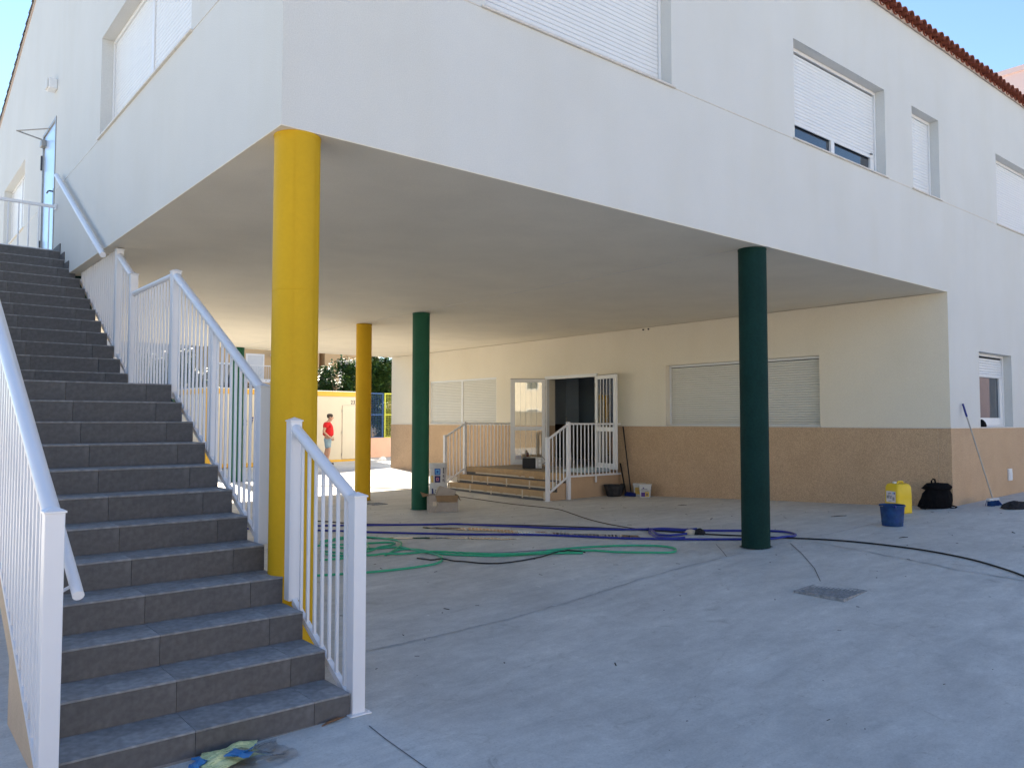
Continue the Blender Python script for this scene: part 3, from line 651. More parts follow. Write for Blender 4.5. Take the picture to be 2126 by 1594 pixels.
mb = body(-1.502, XR-.004, 0, 21, [(7.24, 1.73), (4.40, .10), (2.75, -.07), (.23, -1.39), (.23, -1.95)])
part('stair_body', mb, core_m, st, True)
mb = body(-1.502, -.004, 22, 23, [(9.9, 2.1), (8.1, 2.08), (7.256, 1.74)])
part('stair_body', mb, core_m, st, True)
JX = [-.816-.668, -.816, -.148, .52]
def xspans(xr):
    out = []
    for a, b in zip(JX[:-1], JX[1:]):
        a_, b_ = max(a, XL), min(b, xr)
        if b_-a_ > .03: out.append((a_, b_))
    return out
_cache = {}
def tile(name, m, x0, x1, y0, y1, z0, z1):
    g = .0009; k = (name, round(x1-x0, 3), round(y1-y0, 3), round(z1-z0, 3))
    if k not in _cache:
        _cache[k] = MB().bbox(-(x1-x0)/2+g, (x1-x0)/2-g, -(y1-y0)/2, (y1-y0)/2, -(z1-z0)/2, (z1-z0)/2, .0015).mesh(name, m)
    inst(name, _cache[k], st, rel(st, ((x0+x1)/2, (y0+y1)/2, (z0+z1)/2)))
for i, (y, z) in enumerate(steps):
    xr = XR if i < 22 else -.003; zp = steps[i-1][1] if i > 0 else -1.80
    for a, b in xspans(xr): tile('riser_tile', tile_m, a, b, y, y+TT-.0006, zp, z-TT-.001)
    yn = steps[i+1][0] if i < 23 else 9.9
    if i in (11, 23): cuts = [y-.003, y+TR]+[y+TR+(yn-y-TR)*k/(2 if i == 11 else 3) for k in range(1, (2 if i == 11 else 3)+1)]
    else: cuts = [y-.003, yn+TT-.001]
    for c0, c1 in zip(cuts[:-1], cuts[1:]):
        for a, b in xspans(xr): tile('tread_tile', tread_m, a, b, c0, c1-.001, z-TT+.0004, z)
for i in (20, 21, 22, 23):       # skirting tiles against the side wall
    y, z = steps[i]; zlo = max(z, ZS+.002) if i < 22 else z
    if z+.11 > ZS: part('skirting_tile', MB().box(-.014, -.002, y, (steps[i+1][0] if i < 23 else 8.48)-.002, max(z+.0005, ZS+.004), z+.115), tile_m, st, True)
part('threshold_grout', MB().box(XL, XR, -.9405, -.9335, -1.80, -1.745), grout, st, True)

# railings
PW = .083
def post(parent, x, y, zb, zt, plate=False, wd=PW, cap=True):
    h = wd/2; mb = MB(); mb.bbox(x-h, x+h, y-h, y+h, zb, zt-.022, .003); p = part('post', mb, whitepaint, parent, True)
    if cap:
        mb = MB(); c = h+.006; mb.box(x-c, x+c, y-c, y+c, zt-.0225, zt-.014); 
        mb.add([(x-c, y-c, zt-.0139), (x+c, y-c, zt-.0139), (x+c, y+c, zt-.0139), (x-c, y+c, zt-.0139), (x, y, zt+.008)], [(0, 1, 4), (1, 2, 4), (2, 3, 4), (3, 0, 4)])
        part('post_cap', mb, whitepaint, p, True)
    if plate:
        mb = MB(); mb.bbox(x-h-.03, x+h+.03, y-h-.03, y+h+.03, zb, zb+.008, .002); mb.tube([(x+h+.016, y-h-.012, zb+.008), (x+h+.016, y-h-.012, zb+.016)], .007, 6); part('foot_plate', mb, whitepaint, p, True)
    return p
_bal = {}
def baluster(parent, x, y, zb, zt, s=.020):
    k = (round(zt-zb, 2), s)
    if k not in _bal: _bal[k] = MB().bbox(-s/2, s/2, -s/2, s/2, 0, k[0], .002).mesh('baluster', whitepaint)
    inst('baluster', _bal[k], parent, rel(parent, (x, y, zb)))
def rail_seg(parent, p0, p1, r=.038, name='handrail'):
    mb = MB(); mb.sm = True; mb.tube([p0, p1], r, 16); return part(name, mb, whitepaint, parent, True)
def bottom_bar(parent, a, b, s=.034):
    mb = MB(); a = Vector(a); b = Vector(b); t = (b-a).normalized()
    if abs(t.x) > abs(t.y): poly = [(a.x, a.z-.02), (b.x, b.z-.02), (b.x, b.z+.02), (a.x, a.z+.02)]; mb.prism(poly, a.y-s/2, a.y+s/2, 'y')
    else: poly = [(a.y, a.z-.022), (b.y, b.z-.022), (b.y, b.z+.022), (a.y, a.z+.022)]; mb.prism(poly, a.x-s/2, a.x+s/2, 'x')
    return part('bottom_rail', mb, whitepaint, parent, True)
def run(parent, x, y0, y1, zt0, zt1, zb0, zb1, pitch=.108, skip=None, s=.020):
    n = max(1, round((y1-y0)/pitch)); 
    for k in range(1, n):
        t = k/n; y = y0+(y1-y0)*t
        if skip and abs(y-skip) < .06: continue
        baluster(parent, x, y, zb0+(zb1-zb0)*t, zt0+(zt1-zt0)*t, s)
XP = .13; S = RI/TR
# short railing between the ground and the yellow column
r1 = thing('stair_railing', 'short white stair railing at the foot of the stairs, ending at the yellow column', 'railing', (XP, -.90, G(XP, -.9)), group='white stair railings')
post(r1, XP, -.915, G(XP, -.915), -.436, plate=True); post(r1, XP, .005, -1.235, .02)
rail_seg(r1, (XP, -.90, -.495), (XP, .0, -.045)); bottom_bar(r1, (XP, -.875, nline(-.875)-.12), (XP, -.035, nline(-.035)-.12))
run(r1, XP, -.875, -.035, -.50, -.07, nline(-.875)-.11, nline(-.035)-.11, .109)
# main railing: column to mid landing, level piece, up to the soffit
r2_ = thing('stair_railing', 'long white stair railing from the yellow column past the middle landing up to the soffit', 'railing', (XP, .55, -.9), group='white stair railings')
post(r2_, XP, .555, -.915, .279); post(r2_, XP, 2.775, .22, 1.477); post(r2_, XP, 4.335, .33, 1.672); post(r2_, XP, 5.0, .75, 2.068)
rail_seg(r2_, (XP, .57, .225), (XP, 2.76, 1.415)); rail_seg(r2_, (XP, 2.78, 1.43), (XP, 4.33, 1.43), .03); rail_seg(r2_, (XP, 4.34, 1.62), (XP, 4.99, 1.975))
bottom_bar(r2_, (XP, .597, nline(.597)-.115), (XP, 2.73, nline(2.66)-.09)); bottom_bar(r2_, (XP, 2.817, .30), (XP, 4.293, .30))
zu = lambda y: .53+(y-4.287)*S
bottom_bar(r2_, (XP, 4.377, zu(4.377)-.115), (XP, 4.958, zu(4.958)-.115)); bottom_bar(r2_, (XP, 5.042, zu(5.042)-.115), (XP, 7.15, zu(7.15)-.115))
mid = 1.66; mb = MB(); mb.bbox(XP-.025, XP+.025, mid-.025, mid+.025, nline(mid)-.11, .80, .003); part('post', mb, whitepaint, r2_, True)
run(r2_, XP, .597, 2.733, .20, 1.38, nline(.597)-.105, nline(2.66)-.07, .107, skip=mid)
run(r2_, XP, 2.817, 4.293, 1.42, 1.42, .31, .31, .107)
run(r2_, XP, 4.377, 4.958, 1.62, 1.93, zu(4.377)-.105, zu(4.958)-.105, .107)
run(r2_, XP, 5.042, 7.15, ZS-.009, ZS-.009, zu(5.042)-.105, zu(7.15)-.105, .107)
# left railing
XQ = -1.505
r3 = thing('stair_railing', 'tall white railing along the open left side of the stairs, nearest the camera', 'railing', (XQ, -1.0, G(XQ, -1.0)), group='white stair railings')
post(r3, XQ, -1.005, G(XQ, -1.0), -.405, plate=True); post(r3, XQ, 2.775, .22, 1.60); post(r3, XQ, 4.335, .33, 1.75); post(r3, XQ, 8.15, 2.38, 3.62); post(r3, XQ, 9.85, 2.38, 3.62)
zl = lambda y: nline(y)+1.125
rail_seg(r3, (XQ, -1.0, -.460), (XQ, 2.76, 1.50), .040); rail_seg(r3, (XQ, 2.78, 1.52), (XQ, 4.33, 1.52)); rail_seg(r3, (XQ, 4.34, 1.66), (XQ, 8.14, 3.58)); rail_seg(r3, (XQ, 8.16, 3.56), (XQ, 9.84, 3.56))
bottom_bar(r3, (XQ, -.963, nline(-.963)-.12), (XQ, 2.73, nline(2.66)-.10)); bottom_bar(r3, (XQ, 2.817, .30), (XQ, 4.293, .30)); bottom_bar(r3, (XQ, 4.377, zu(4.377)-.115), (XQ, 8.1, zu(7.9)-.10)); bottom_bar(r3, (XQ, 8.2, 2.42), (XQ, 9.8, 2.42))
run(r3, XQ, -.963, 2.733, -.455, 1.47, nline(-.963)-.11, nline(2.66)-.08, .107, s=.030); run(r3, XQ, 2.817, 4.293, 1.50, 1.50, .31, .31, s=.030); run(r3, XQ, 4.377, 8.1, 1.66, 3.54, zu(4.377)-.105, zu(7.9)-.09, s=.030); run(r3, XQ, 8.2, 9.8, 3.55, 3.55, 2.43, 2.43, s=.030)
mb = MB(); mb.sm = True; xh = -1.405
mb.tube([(xh, -1.065, -.815), (xh, -.6, -.562), (xh, 2.5, 1.125)], .026, 14); part('inner_handrail', mb, whitepaint, r3, True)
for yy in (-.92, .6, 2.0):
    z_ = -.815+(yy+1.065)*S; mb = MB(); mb.sm = True; mb.tube([(xh, yy, z_-.02), (xh, yy, z_-.055), (xh-.04, yy, z_-.075), (XQ+.02, yy, z_-.06)], .009, 8); part('bracket', mb, whitepaint, r3, True)
# rail on the top landing
r4 = thing('landing_railing', 'white horizontal railing across the top landing in front of the upper door', 'railing', (-.7, 8.3, 2.4935))
YR = 8.3; mb = MB(); mb.bbox(-1.46, -.035, YR-.02, YR+.02, 3.215, 3.26, .004); part('handrail', mb, whitepaint, r4, True); mb = MB(); mb.bbox(-1.46, -.035, YR-.015, YR+.015, 2.55, 2.58, .003); part('bottom_rail', mb, whitepaint, r4, True)
mb = MB(); mb.bbox(-.03, -.002, YR-.02, YR+.02, 3.19, 3.28, .003); part('wall_flange', mb, whitepaint, r4, True)
for k in range(11): baluster(r4, -.10-.13*k, YR, 2.58, 3.217, .018)
mb = MB(); mb.bbox(-1.45, -1.41, YR-.02, YR+.02, 2.4945, 3.214, .003); part('post', mb, whitepaint, r4, True)

# ------------------------------------------------------------------ porch steps with masking paper
PX, PY0, PY1, PZ = 9.52, 7.10, 10.72, -1.135
pc = thing('porch', 'low entrance porch with three wide steps covered in brown masking paper and tape', 'porch', (9.3, 8.9, G(9.3, 8.9)))
mb = MB(); mb.box(PX, WX-.013, PY0, PY1, -1.9, PZ-.012); part('porch_base', mb, plinth_m, pc, True)
part('porch_floor', MB().bbox(PX-.02, WX-.014, PY0-.01, PY1+.01, PZ-.0115, PZ, .003), porchtile_m, pc, True)
rh = .178
part('bare_riser', MB().box(PX-.008, PX-.0005, PY0+.002, PY1-.002, PZ-rh-.02, PZ-rh*.5), tile_m, pc, True)
for k in (1, 2):
    xa = PX-.29*k; zt = PZ-rh*k
    part('bare_riser', MB().box(xa-.006, xa-.0005, PY0+.002, PY1-.002, zt-rh-.02, zt-rh*.55), tile_m, pc, True)
    part('porch_step', MB().box(xa, xa+.289, PY0+.001, PY1-.001, -1.9, zt-.010), plinth_m, pc, True)
for k in (0, 1, 2):             # masking paper: draped over each nosing, slightly crumpled
    xa = PX-.29*k; zt = PZ-rh*k; rn = random.Random(40+k); mb = MB(); mb.sm = True; n = 46
    prof = [(.16, .006), (.05, .010), (-.012, .008), (-.020, -.02), (-.018, -.075), (-.014, -rh*.62)]
    sag = .05 if k == 0 else 0
    for j in range(n+1):
        y = PY0+.03+(PY1-PY0-.06)*j/n; q = rn.uniform(-.010, .010); dn = sag*math.sin(min(1, max(0, (8.9-y)/1.6))*math.pi*.8)
        for m_, (dx, dz) in enumerate(prof):
            w_ = m_/5; mb.v.append((xa+dx-abs(q)*(.3+w_)-dn*.25*w_, y, zt+dz-(dn*.8 if m_ >= 3 else 0)+q*.3*w_))
    p_ = len(prof); mb.f = [(j*p_+m_, j*p_+m_+1, (j+1)*p_+m_+1, (j+1)*p_+m_) for j in range(n) for m_ in range(p_-1)]
    part('masking_paper', mb, paper_m, pc, True)
    part('masking_tape', MB().box(xa-.024, xa-.0215, PY0+.02, PY1-.02, zt-rh*.62-sag*.3-.018, zt-rh*.62-sag*.3+.012) if k else MB().box(xa-.030, xa-.0275, PY0+.02, PY1-.4, zt-rh*.62-.035, zt-rh*.62+.004), tape_m, pc, True)
    if k:
        for y in ([10.05, 9.45, 8.75, 7.95, 7.15, 10.6] if k == 1 else [9.75, 8.95, 7.85, 7.14, 10.6]):
            part('tape_strip', MB().box(xa-.027, xa-.0245, y, y+.045, zt-rh*.9, zt+.012), tape_m, pc, True)
for tg, yy, end in (('right', PY0-.06, WX-.03), ('left', PY1+.06, WX-.03)):
    rp = thing('porch_railing', 'white porch railing on the %s' % ('near side of the steps, in front of the open door' if tg == 'right' else 'far side of the steps, against the sand wall'), 'railing', (PX, yy, G(PX, yy)), group='white porch railings')
    x1 = PX-.62; z1 = -.335; z2 = -.012
    post(rp, x1, yy, G(x1, yy), z1, plate=True, wd=.075); post(rp, PX-.02, yy, G(PX, yy) if tg == 'right' else -1.55, z2, plate=False, wd=.075)
    rail_seg(rp, (x1, yy, z1-.05), (PX-.02, yy, z2-.045), .026)
    mb = MB(); mb.bbox(PX-.02, end, yy-.025, yy+.025, z2-.065, z2-.025, .006); part('handrail', mb, whitepaint, rp, True)
    bottom_bar(rp, (x1+.037, yy, -1.50), (PX-.057, yy, -1.19), .03); bottom_bar(rp, (PX+.02, yy, PZ-.045), (end, yy, PZ-.045), .03)
    for k in range(1, 5):
        t = k/5; xx_ = x1+.037+(PX-.094-x1)*t; baluster(rp, xx_, yy, -1.50+.31*t, z1-.05+(z2-z1)*t, .02)
    n = 14
    for k in range(1, n): baluster(rp, PX+.02+(end-PX-.02)*k/n, yy, PZ-.04, z2-.05, .02)
    mb = MB(); xm = PX+.02+(end-PX-.02)*.5; mb.bbox(xm-.018, xm+.018, yy-.018, yy+.018, PZ-.20, PZ-.066, .003); part('side_bracket', mb, whitepaint, rp, True)

# ------------------------------------------------------------------ small things on the porch
mw = thing('microwave_oven', 'small white microwave oven with black door standing on the porch', 'microwave', (10.22, 9.05, PZ), R(-43))
part('casing', MB().bbox(-.235, .235, 0, .33, .012, .27, .006), plast_w, mw); part('oven_door', MB().bbox(-.232, .085, -.018, -.001, .015, .265, .004), blackpl, mw)
part('door_window', MB().box(-.19, .045, -.0205, -.0185, .06, .225), blackpl, mw); part('handle_strip', MB().bbox(.087, .125, -.028, -.001, .02, .262, .004), alum, mw)
part('control_panel', MB().bbox(.127, .233, -.016, -.001, .015, .265, .003), plast_w, mw)
for z in (.19, .095):
    mb = MB(); mb.tube([(.18, -.016, z), (.18, -.036, z)], .030, 14); part('dial', mb, alum, mw)
for sx in (-.2, .2): part('foot', MB().box(sx-.02, sx+.02, .02, .30, 0, .012), blackpl, mw)
mb = MB(); mb.sm = True; mb.tube([(.10, .30, .262), (.24, .18, .279), (.27, .10, .26), (.32, .12, .19), (.30, .16, .13), (.24, .28, .10)], .006, 6); part('cable', mb, blackpl, mw)
bt = thing('brown_jar', 'small dark brown jar on top of the microwave', 'jar', (10.27, 9.28, PZ+.2705))
part('jar_body', MB().lathe([(.03, 0), (.034, .01), (.034, .09), (.03, .10), (.03, .115)], 14, top=True), brownbot, bt, smooth=True); part('plug_tray', MB().bbox(-.12, .05, -.05, .05, 0, .012, .003), blackpl, bt)
fo = thing('foam_board', 'pale blue foam board lying on the porch behind the railing balusters', 'board', (10.55, 7.55, PZ))
part('board', MB().bbox(-.42, .46, -.32, .33, 0, .055, .004), foam_m, fo); part('under_board', MB().bbox(-.38, .42, -.34, .30, -.0, .020, .003, Matrix.Rotation(.06, 4, 'Z') @ Matrix.Translation((0, -.01, .0555))), foam_m, fo)
pole = thing('leaning_pole', 'thin dark pole leaning inside the dark entrance doorway', 'pole', (11.75, 9.25, -1.12)); part('shaft', MB().tube([(0, 0, 0), (.02, .26, 1.25)], .014, 8), greymet, pole)

# ------------------------------------------------------------------ tools right of the porch
def lean(name, label, a, b, r=.014, m=blackpl, head=None, cat='broom'):
    t_ = thing(name, label, cat, a); a = Vector(a); b = Vector(b); d = b-a
    part('handle', MB().tube([(0, 0, .05), tuple(d)], r, 8), m, t_)
    if head: part('brush_head', MB().bbox(-.05, .05, -.16, .16, .0, .09, .012), head, t_)
    return t_
lean('long_broom', 'black handled broom leaning on the wall at the right end of the porch railing', (10.90, 6.52, G(10.9, 6.52)), (11.12, 6.95, -.12), head=plast_bd)
lean('black_rod', 'shorter black rod leaning beside the broom at the porch corner', (10.84, 6.62, G(10.84, 6.62)), (11.10, 7.02, -.95), .017, cat='rod')
tub = thing('mortar_tub', 'dusty black rubber mortar tub by the porch side wall', 'tub', (10.72, 6.86, G(10.72, 6.86)))
part('tub_shell', MB().lathe([(.155, 0), (.165, .015), (.20, .12), (.225, .23), (.24, .24), (.235, .25), (.21, .235), (.15, .03), (0.001, .02)], 22), rubber_bk, tub, smooth=True)
for s_ in (-1, 1):
    mb = MB(); mb.sm = True; mb.tube([(s_*.225, -.05, .235), (s_*.265, -.03, .26), (s_*.265, .03, .26), (s_*.225, .05, .235)], .011, 6); part('tub_handle', mb, rubber_bk, tub)
def paint_tub(x, y, rz, label, prints):
    b_ = thing('paint_tub', label, 'paint tub', (x, y, G(x, y)), rz, 'small paint tubs by the passage wall'); 
    def sq(h, z): return [(-h, -h*.8, z), (h, -h*.8, z), (h, h*.8, z), (-h, h*.8, z)]
    mb = MB(); mb.add(sq(.105, 0)+sq(.125, .25), [(3, 2, 1, 0), (0, 1, 5, 4), (1, 2, 6, 5), (2, 3, 7, 6), (3, 0, 4, 7), (4, 5, 6, 7)]); part('tub_body', mb, plast_w, b_)
    part('lid', MB().bbox(-.137, .137, -.113, .113, .2505, .285, .006), plast_w, b_)
    for (a, b, c, d, m_) in prints:
        mb = MB(); t = lambda z: -(.8*(.105+.02*z/.25))-.0035
        mb.quad((a, t(c), c), (b, t(c), c), (b, t(d), d), (a, t(d), d)); part('label_print', mb, m_, b_)
    mb = MB(); mb.sm = True; mb.tube([(-.14, 0, .24), (-.13, -.10, .16), (0, -.135, .13), (.13, -.10, .16), (.14, 0, .24)], .004, 5); part('bail_handle', mb, greymet, b_)
    return b_
paint_tub(10.86, 6.08, R(-52), 'white paint tub with gold and purple print, front one by the passage wall', [(-.085, .0, .02, .11, print_pu), (.0, .085, .02, .125, print_go), (.02, .06, .045, .085, print_nv), (-.085, .085, .145, .155, print_gr), (-.08, .05, .17, .185, print_gr), (-.05, -.02, .19, .215, print_pu)])
paint_tub(10.99, 6.36, R(-52), 'dusty tan paint tub standing behind the white printed one', [(-.09, .09, .05, .20, print_go)]).children[0].data.materials[0] = card_m
# ------------------------------------------------------------------ stacked buckets and cardboard box behind the green column
def big_bucket(x, y, z, rz, label, kind):
    b_ = thing('plaster_bucket', label, 'bucket', (x, y, z), rz, 'stacked plaster buckets')
    part('bucket_body', MB().lathe([(.158, 0), (.162, .01), (.178, .36), (.178, .37)], 30, top=True), plast_w, b_, smooth=True)
    part('lid', MB().lathe([(.180, .371), (.189, .374), (.189, .400), (.183, .412), (.15, .412)], 30, top=True), plast_w, b_, smooth=True)
    part('rim_ring', MB().lathe([(.177, .325), (.184, .33), (.184, .338), (.178, .343)], 30, bottom=False), plast_w, b_, smooth=True)
    def curved(a0, a1, z0, z1, m_, n=5, e=.0025):
        mb = MB(); mb.sm = True
        for k in range(n+1):
            a = a0+(a1-a0)*k/n
            for z in (z0, z1): r = .160+.018*z/.36+e; mb.v.append((r*math.cos(a), r*math.sin(a), z))
        mb.f = [(2*k, 2*k+2, 2*k+3, 2*k+1) for k in range(n)]; part('label_print', mb, m_, b_)
    A = lambda d: R(-90+d)
    if kind == 'squares':
        curved(A(-20), A(20), .18, .31, print_bl); curved(A(-13), A(13), .20, .29, print_lb, e=.0035); curved(A(-7), A(7), .22, .27, print_bl, e=.0045)
        curved(A(-20), A(20), .03, .165, print_nv); curved(A(-9), A(9), .065, .13, print_pk, e=.0035); curved(A(-4), A(4), .08, .11, print_nv, e=.0045)
        for z in (.05, .13, .21, .27): curved(A(38), A(46), z, z+.055, print_dk); curved(A(54), A(60), z-.02, z+.05, print_nv)
        curved(A(-52), A(-30), .03, .17, print_go)
    else:
        curved(A(-42), A(-28), .02, .32, print_nv)
        for i_, d in enumerate((-14, -4, 8, 16)):
            for j_ in range(5): curved(A(d), A(d+6), .12+.04*j_, .12+.04*j_+(.025 if (i_+j_) % 2 else .018), print_dk, 2)
    return b_
bx_, by_ = 6.92, 8.18; gz = G(bx_, by_)
big_bucket(bx_, by_, gz, R(-38), 'lower white plaster bucket with dark lettering behind the cardboard box', 'letters')
big_bucket(bx_, by_, gz+.4125, R(-38), 'upper white plaster bucket with two blue square prints, on top of its stack', 'squares')
cb = thing('cardboard_box', 'open dusty cardboard box at the foot of the mid green column', 'cardboard box', (6.19, 6.96, G(6.19, 6.96)), R(-28))
W2, D2, H2 = .27, .19, .31
mb = MB(); t_ = .006
mb.box(-W2, W2, -D2, -D2+t_, 0, H2); mb.box(-W2, W2, D2-t_, D2, 0, H2); mb.box(-W2, -W2+t_, -D2+t_, D2-t_, 0, H2); mb.box(W2-t_, W2, -D2+t_, D2-t_, 0, H2); mb.box(-W2+t_, W2-t_, -D2+t_, D2-t_, 0, .006); part('box_body', mb, card_m, cb)
def flap(pts): return MB().add([Vector(p) for p in pts]+[Vector(p)+Vector((.004, .004, -.004)) for p in pts], [(0, 1, 2, 3), (7, 6, 5, 4), (0, 4, 5, 1), (1, 5, 6, 2), (2, 6, 7, 3), (3, 7, 4, 0)])
part('box_flap', flap([(-W2+.12, -D2-.001, H2), (W2, -D2-.001, H2), (W2-.03, -D2-.055, H2-.115), (-W2+.14, -D2-.07, H2-.10)]), cardin_m, cb)
part('box_flap', flap([(-W2, -D2+.01, H2), (-W2, D2-.02, H2), (-W2-.13, D2-.03, H2+.04), (-W2-.12, -D2-.01, H2-.02)]), cardin_m, cb)
part('box_flap', flap([(W2, -D2, H2), (W2, D2, H2), (W2+.06, D2, H2-.10), (W2+.055, -D2+.02, H2-.12)]), cardin_m, cb)
mb = MB(); mb.sm = True; mb.tube([(-.16, -D2-.004, .20), (-.12, -D2-.012, .22), (-.10, -D2-.014, .15), (-.15, -D2-.012, .06), (-.16, -D2-.01, 0.01)], .006, 5); part('string', mb, tape_m, cb)
part('tape_patch', MB().box(-.2, -.13, -D2-.003, -D2-.001, .12, .20), tape_m, cb)
ib = thing('crushed_carton', 'smaller crushed pale carton tipped inside the open cardboard box', 'carton', (6.22, 7.0, G(6.19, 6.96)+.16), R(-33))
Mi = Matrix.Rotation(R(20), 4, 'Y') @ Matrix.Rotation(R(-20), 4, 'X')
mb = MB(); mb.add([Mi @ Vector(v) for v in [(-.17, -.09, .02), (.16, -.10, 0), (.17, .10, .02), (-.16, .09, 0), (-.15, -.12, .25), (.17, -.08, .28), (.15, .11, .27), (-.18, .08, .26)]], [(0, 1, 2, 3), (4, 5, 6, 7), (0, 1, 5, 4), (1, 2, 6, 5), (2, 3, 7, 6), (3, 0, 4, 7)]); part('carton_shell', mb, card_m, ib)
mb = MB(); mb.add([Mi @ Vector(v) for v in [(-.176, -.085, .03), (-.166, .085, .03), (-.184, .075, .25), (-.158, -.115, .24)]], [(0, 1, 2, 3)]); part('carton_side', mb, tape_m, ib)

# ------------------------------------------------------------------ bucket, jerrycan, backpack, broom at the recess corner
bk = thing('blue_bucket', 'worn dark blue bucket in front of the yellow jerrycan', 'bucket', (8.66, -.20, G(8.66, -.20)))
part('bucket_wall', MB().lathe([(.128, 0), (.132, .004), (.135, .05), (.139, .052), (.139, .058), (.137, .062), (.155, .262), (.166, .264), (.168, .278), (.160, .285), (.152, .28), (.150, .26), (.128, .02), (.001, .014)], 32), plast_b, bk, smooth=True)
part('spout_lip', MB().bbox(-.02, .02, -.015, .015, .255, .287, .006, Matrix.Translation((-.135, -.10, 0))), plast_bd, bk)
mb = MB(); mb.sm = True; mb.tube([(.163, .05, .27), (.12, .12, .262), (.0, .168, .266), (-.12, .12, .262), (-.163, .05, .27)], .0035, 5); part('bail_handle', mb, greymet, bk)
jc = thing('yellow_jerrycan', 'yellow plastic jerrycan with a white printed label near the wall corner', 'jerrycan', (10.02, .33, G(10.02, .3)), R(-20))
mb = MB(); mb.sm = True
def rr(hx, hy, c, z): 
    out = []
    for (sx, sy, a0) in ((1, 1, 0), (-1, 1, 90), (-1, -1, 180), (1, -1, 270)):
        for k in range(4):
            a = R(a0+30*k); out.append((sx*(hx-c)+c*math.cos(a), sy*(hy-c)+c*math.sin(a), z))
    return out
rings = [rr(.135, .115, .03, 0), rr(.150, .13, .035, .012), rr(.150, .13, .035, .20), rr(.147, .127, .035, .22), rr(.150, .13, .035, .24), rr(.146, .126, .04, .40), rr(.128, .108, .04, .44), rr(.10, .085, .04, .452)]
for rg in rings: mb.v += rg
n = 16; mb.f = [(i*n+k, i*n+(k+1) % n, (i+1)*n+(k+1) % n, (i+1)*n+k) for i in range(len(rings)-1) for k in range(n)]+[tuple(range(n))[::-1], tuple((len(rings)-1)*n+k for k in range(n))]
part('can_body', mb, plast_y, jc)
mb = MB(); mb.sm = True; mb.tube([(-.02, 0, .445), (.0, 0, .475), (.08, 0, .475), (.10, 0, .445)], .014, 8); part('carry_handle', mb, plast_y, jc); part('screw_cap', MB().lathe([(.028, .445), (.028, .475), (.022, .478)], 16, c=(-.07, 0, 0), top=True), plast_w, jc)
def ql(name, x, y0, y1, z0, z1, m_): part(name, MB().quad((x, y0, z0), (x, y1, z0), (x, y1, z1), (x, y0, z1)), m_, jc)
ql('label', -.1515, -.095, .085, .17, .335, label_m)
for (a, b, c, d) in ((-.01, .05, .295, .31), (.02, .045, .275, .287), (-.03, .03, .255, .268), (.03, .075, .225, .27), (-.02, .02, .225, .25), (-.01, .04, .182, .19)): ql('label_print', -.1535, a, b, c, d, print_gr)
ql('label_print', -.1535, -.075, -.035, .20, .25, print_gr); ql('label_print', -.1535, -.085, -.065, .295, .32, print_pu); ql('label_print', -.1535, -.06, -.04, .295, .32, print_lb)
bp_ = thing('black_backpack', 'black drawstring backpack slumped against the wall corner', 'backpack', (10.86, -.06+.20, G(10.86, .14)), R(-38))
def blob(prof, n=26, jit=.012, seed=1, sx=1.0, sy=.6, lean=0.0):
    m_ = MB(); m_.sm = True; rn = random.Random(seed); ph = [rn.uniform(0, 6) for _ in range(6)]
    for i, (r_, z) in enumerate(prof):
        for k in range(n):
            a = 2*math.pi*k/n; q = r_*(1+.06*math.sin(3*a+ph[i % 6])+.04*math.sin(7*a+ph[(i+2) % 6]))+rn.uniform(-jit, jit)*(1 if r_ > .02 else 0)
            m_.v.append((q*sx*math.cos(a)+lean*z, q*sy*math.sin(a), max(0, z+rn.uniform(-jit, jit)*.5)))
    m_.f = [(i*n+k, i*n+(k+1) % n, (i+1)*n+(k+1) % n, (i+1)*n+k) for i in range(len(prof)-1) for k in range(n)]+[tuple(range(n))[::-1], tuple((len(prof)-1)*n+k for k in range(n))]
    return m_
part('bag_body', blob([(.235, 0), (.255, .03), (.25, .12), (.215, .22), (.175, .30), (.16, .34), (.12, .37), (.03, .38)], lean=.10), cloth_bk, bp_)
mb = blob([(.19, .29), (.225, .31), (.22, .345), (.15, .385), (.04, .395)], seed=4, sy=.62, lean=.10); part('top_flap', mb, cloth_bk, bp_)
mb = MB(); mb.sm = True; mb.tube([(-.05, 0, .37), (-.055, 0, .43), (-.03, 0, .455), (.0, 0, .45), (.01, 0, .38)], .013, 8); part('grab_loop', mb, cloth_bk, bp_)
mb = MB(); mb.sm = True; mb.tube([(-.22, -.05, .05), (-.29, -.10, .06), (-.30, -.12, .02), (-.24, -.14, .012), (-.17, -.12, .03)], .014, 8); part('shoulder_strap', mb, cloth_bk, bp_)
mb = MB(); mb.sm = True; mb.tube([(.22, -.06, .05), (.27, -.12, .03), (.22, -.15, .012), (.16, -.13, .02)], .011, 8); part('shoulder_strap', mb, cloth_bk, bp_)
br = thing('floor_broom', 'broom with blue bristles and aluminium handle leaning on the facade', 'broom', (11.60, -.42, G(11.6, -.42)), 0)
zb_ = G(11.6, -.42); top = Vector((11.555, -.035, .29)); bot = Vector((11.60, -.42, zb_+.11)); d = top-bot
o_ = Vector((11.60, -.42, zb_))
part('pole', MB().tube([tuple(bot-o_), tuple(bot-o_+d*.90)], .0115, 10), greymet, br, smooth=True); part('grip', MB().tube([tuple(bot-o_+d*.86), tuple(bot-o_+d)], .016, 10), plast_bd, br, smooth=True)
Mb = Matrix.Rotation(R(-8), 4, 'Z')
part('head_block', MB().bbox(-.15, .15, -.03, .03, .075, .115, .01, Mb), plast_w, br); mb = MB()
rn = random.Random(9)
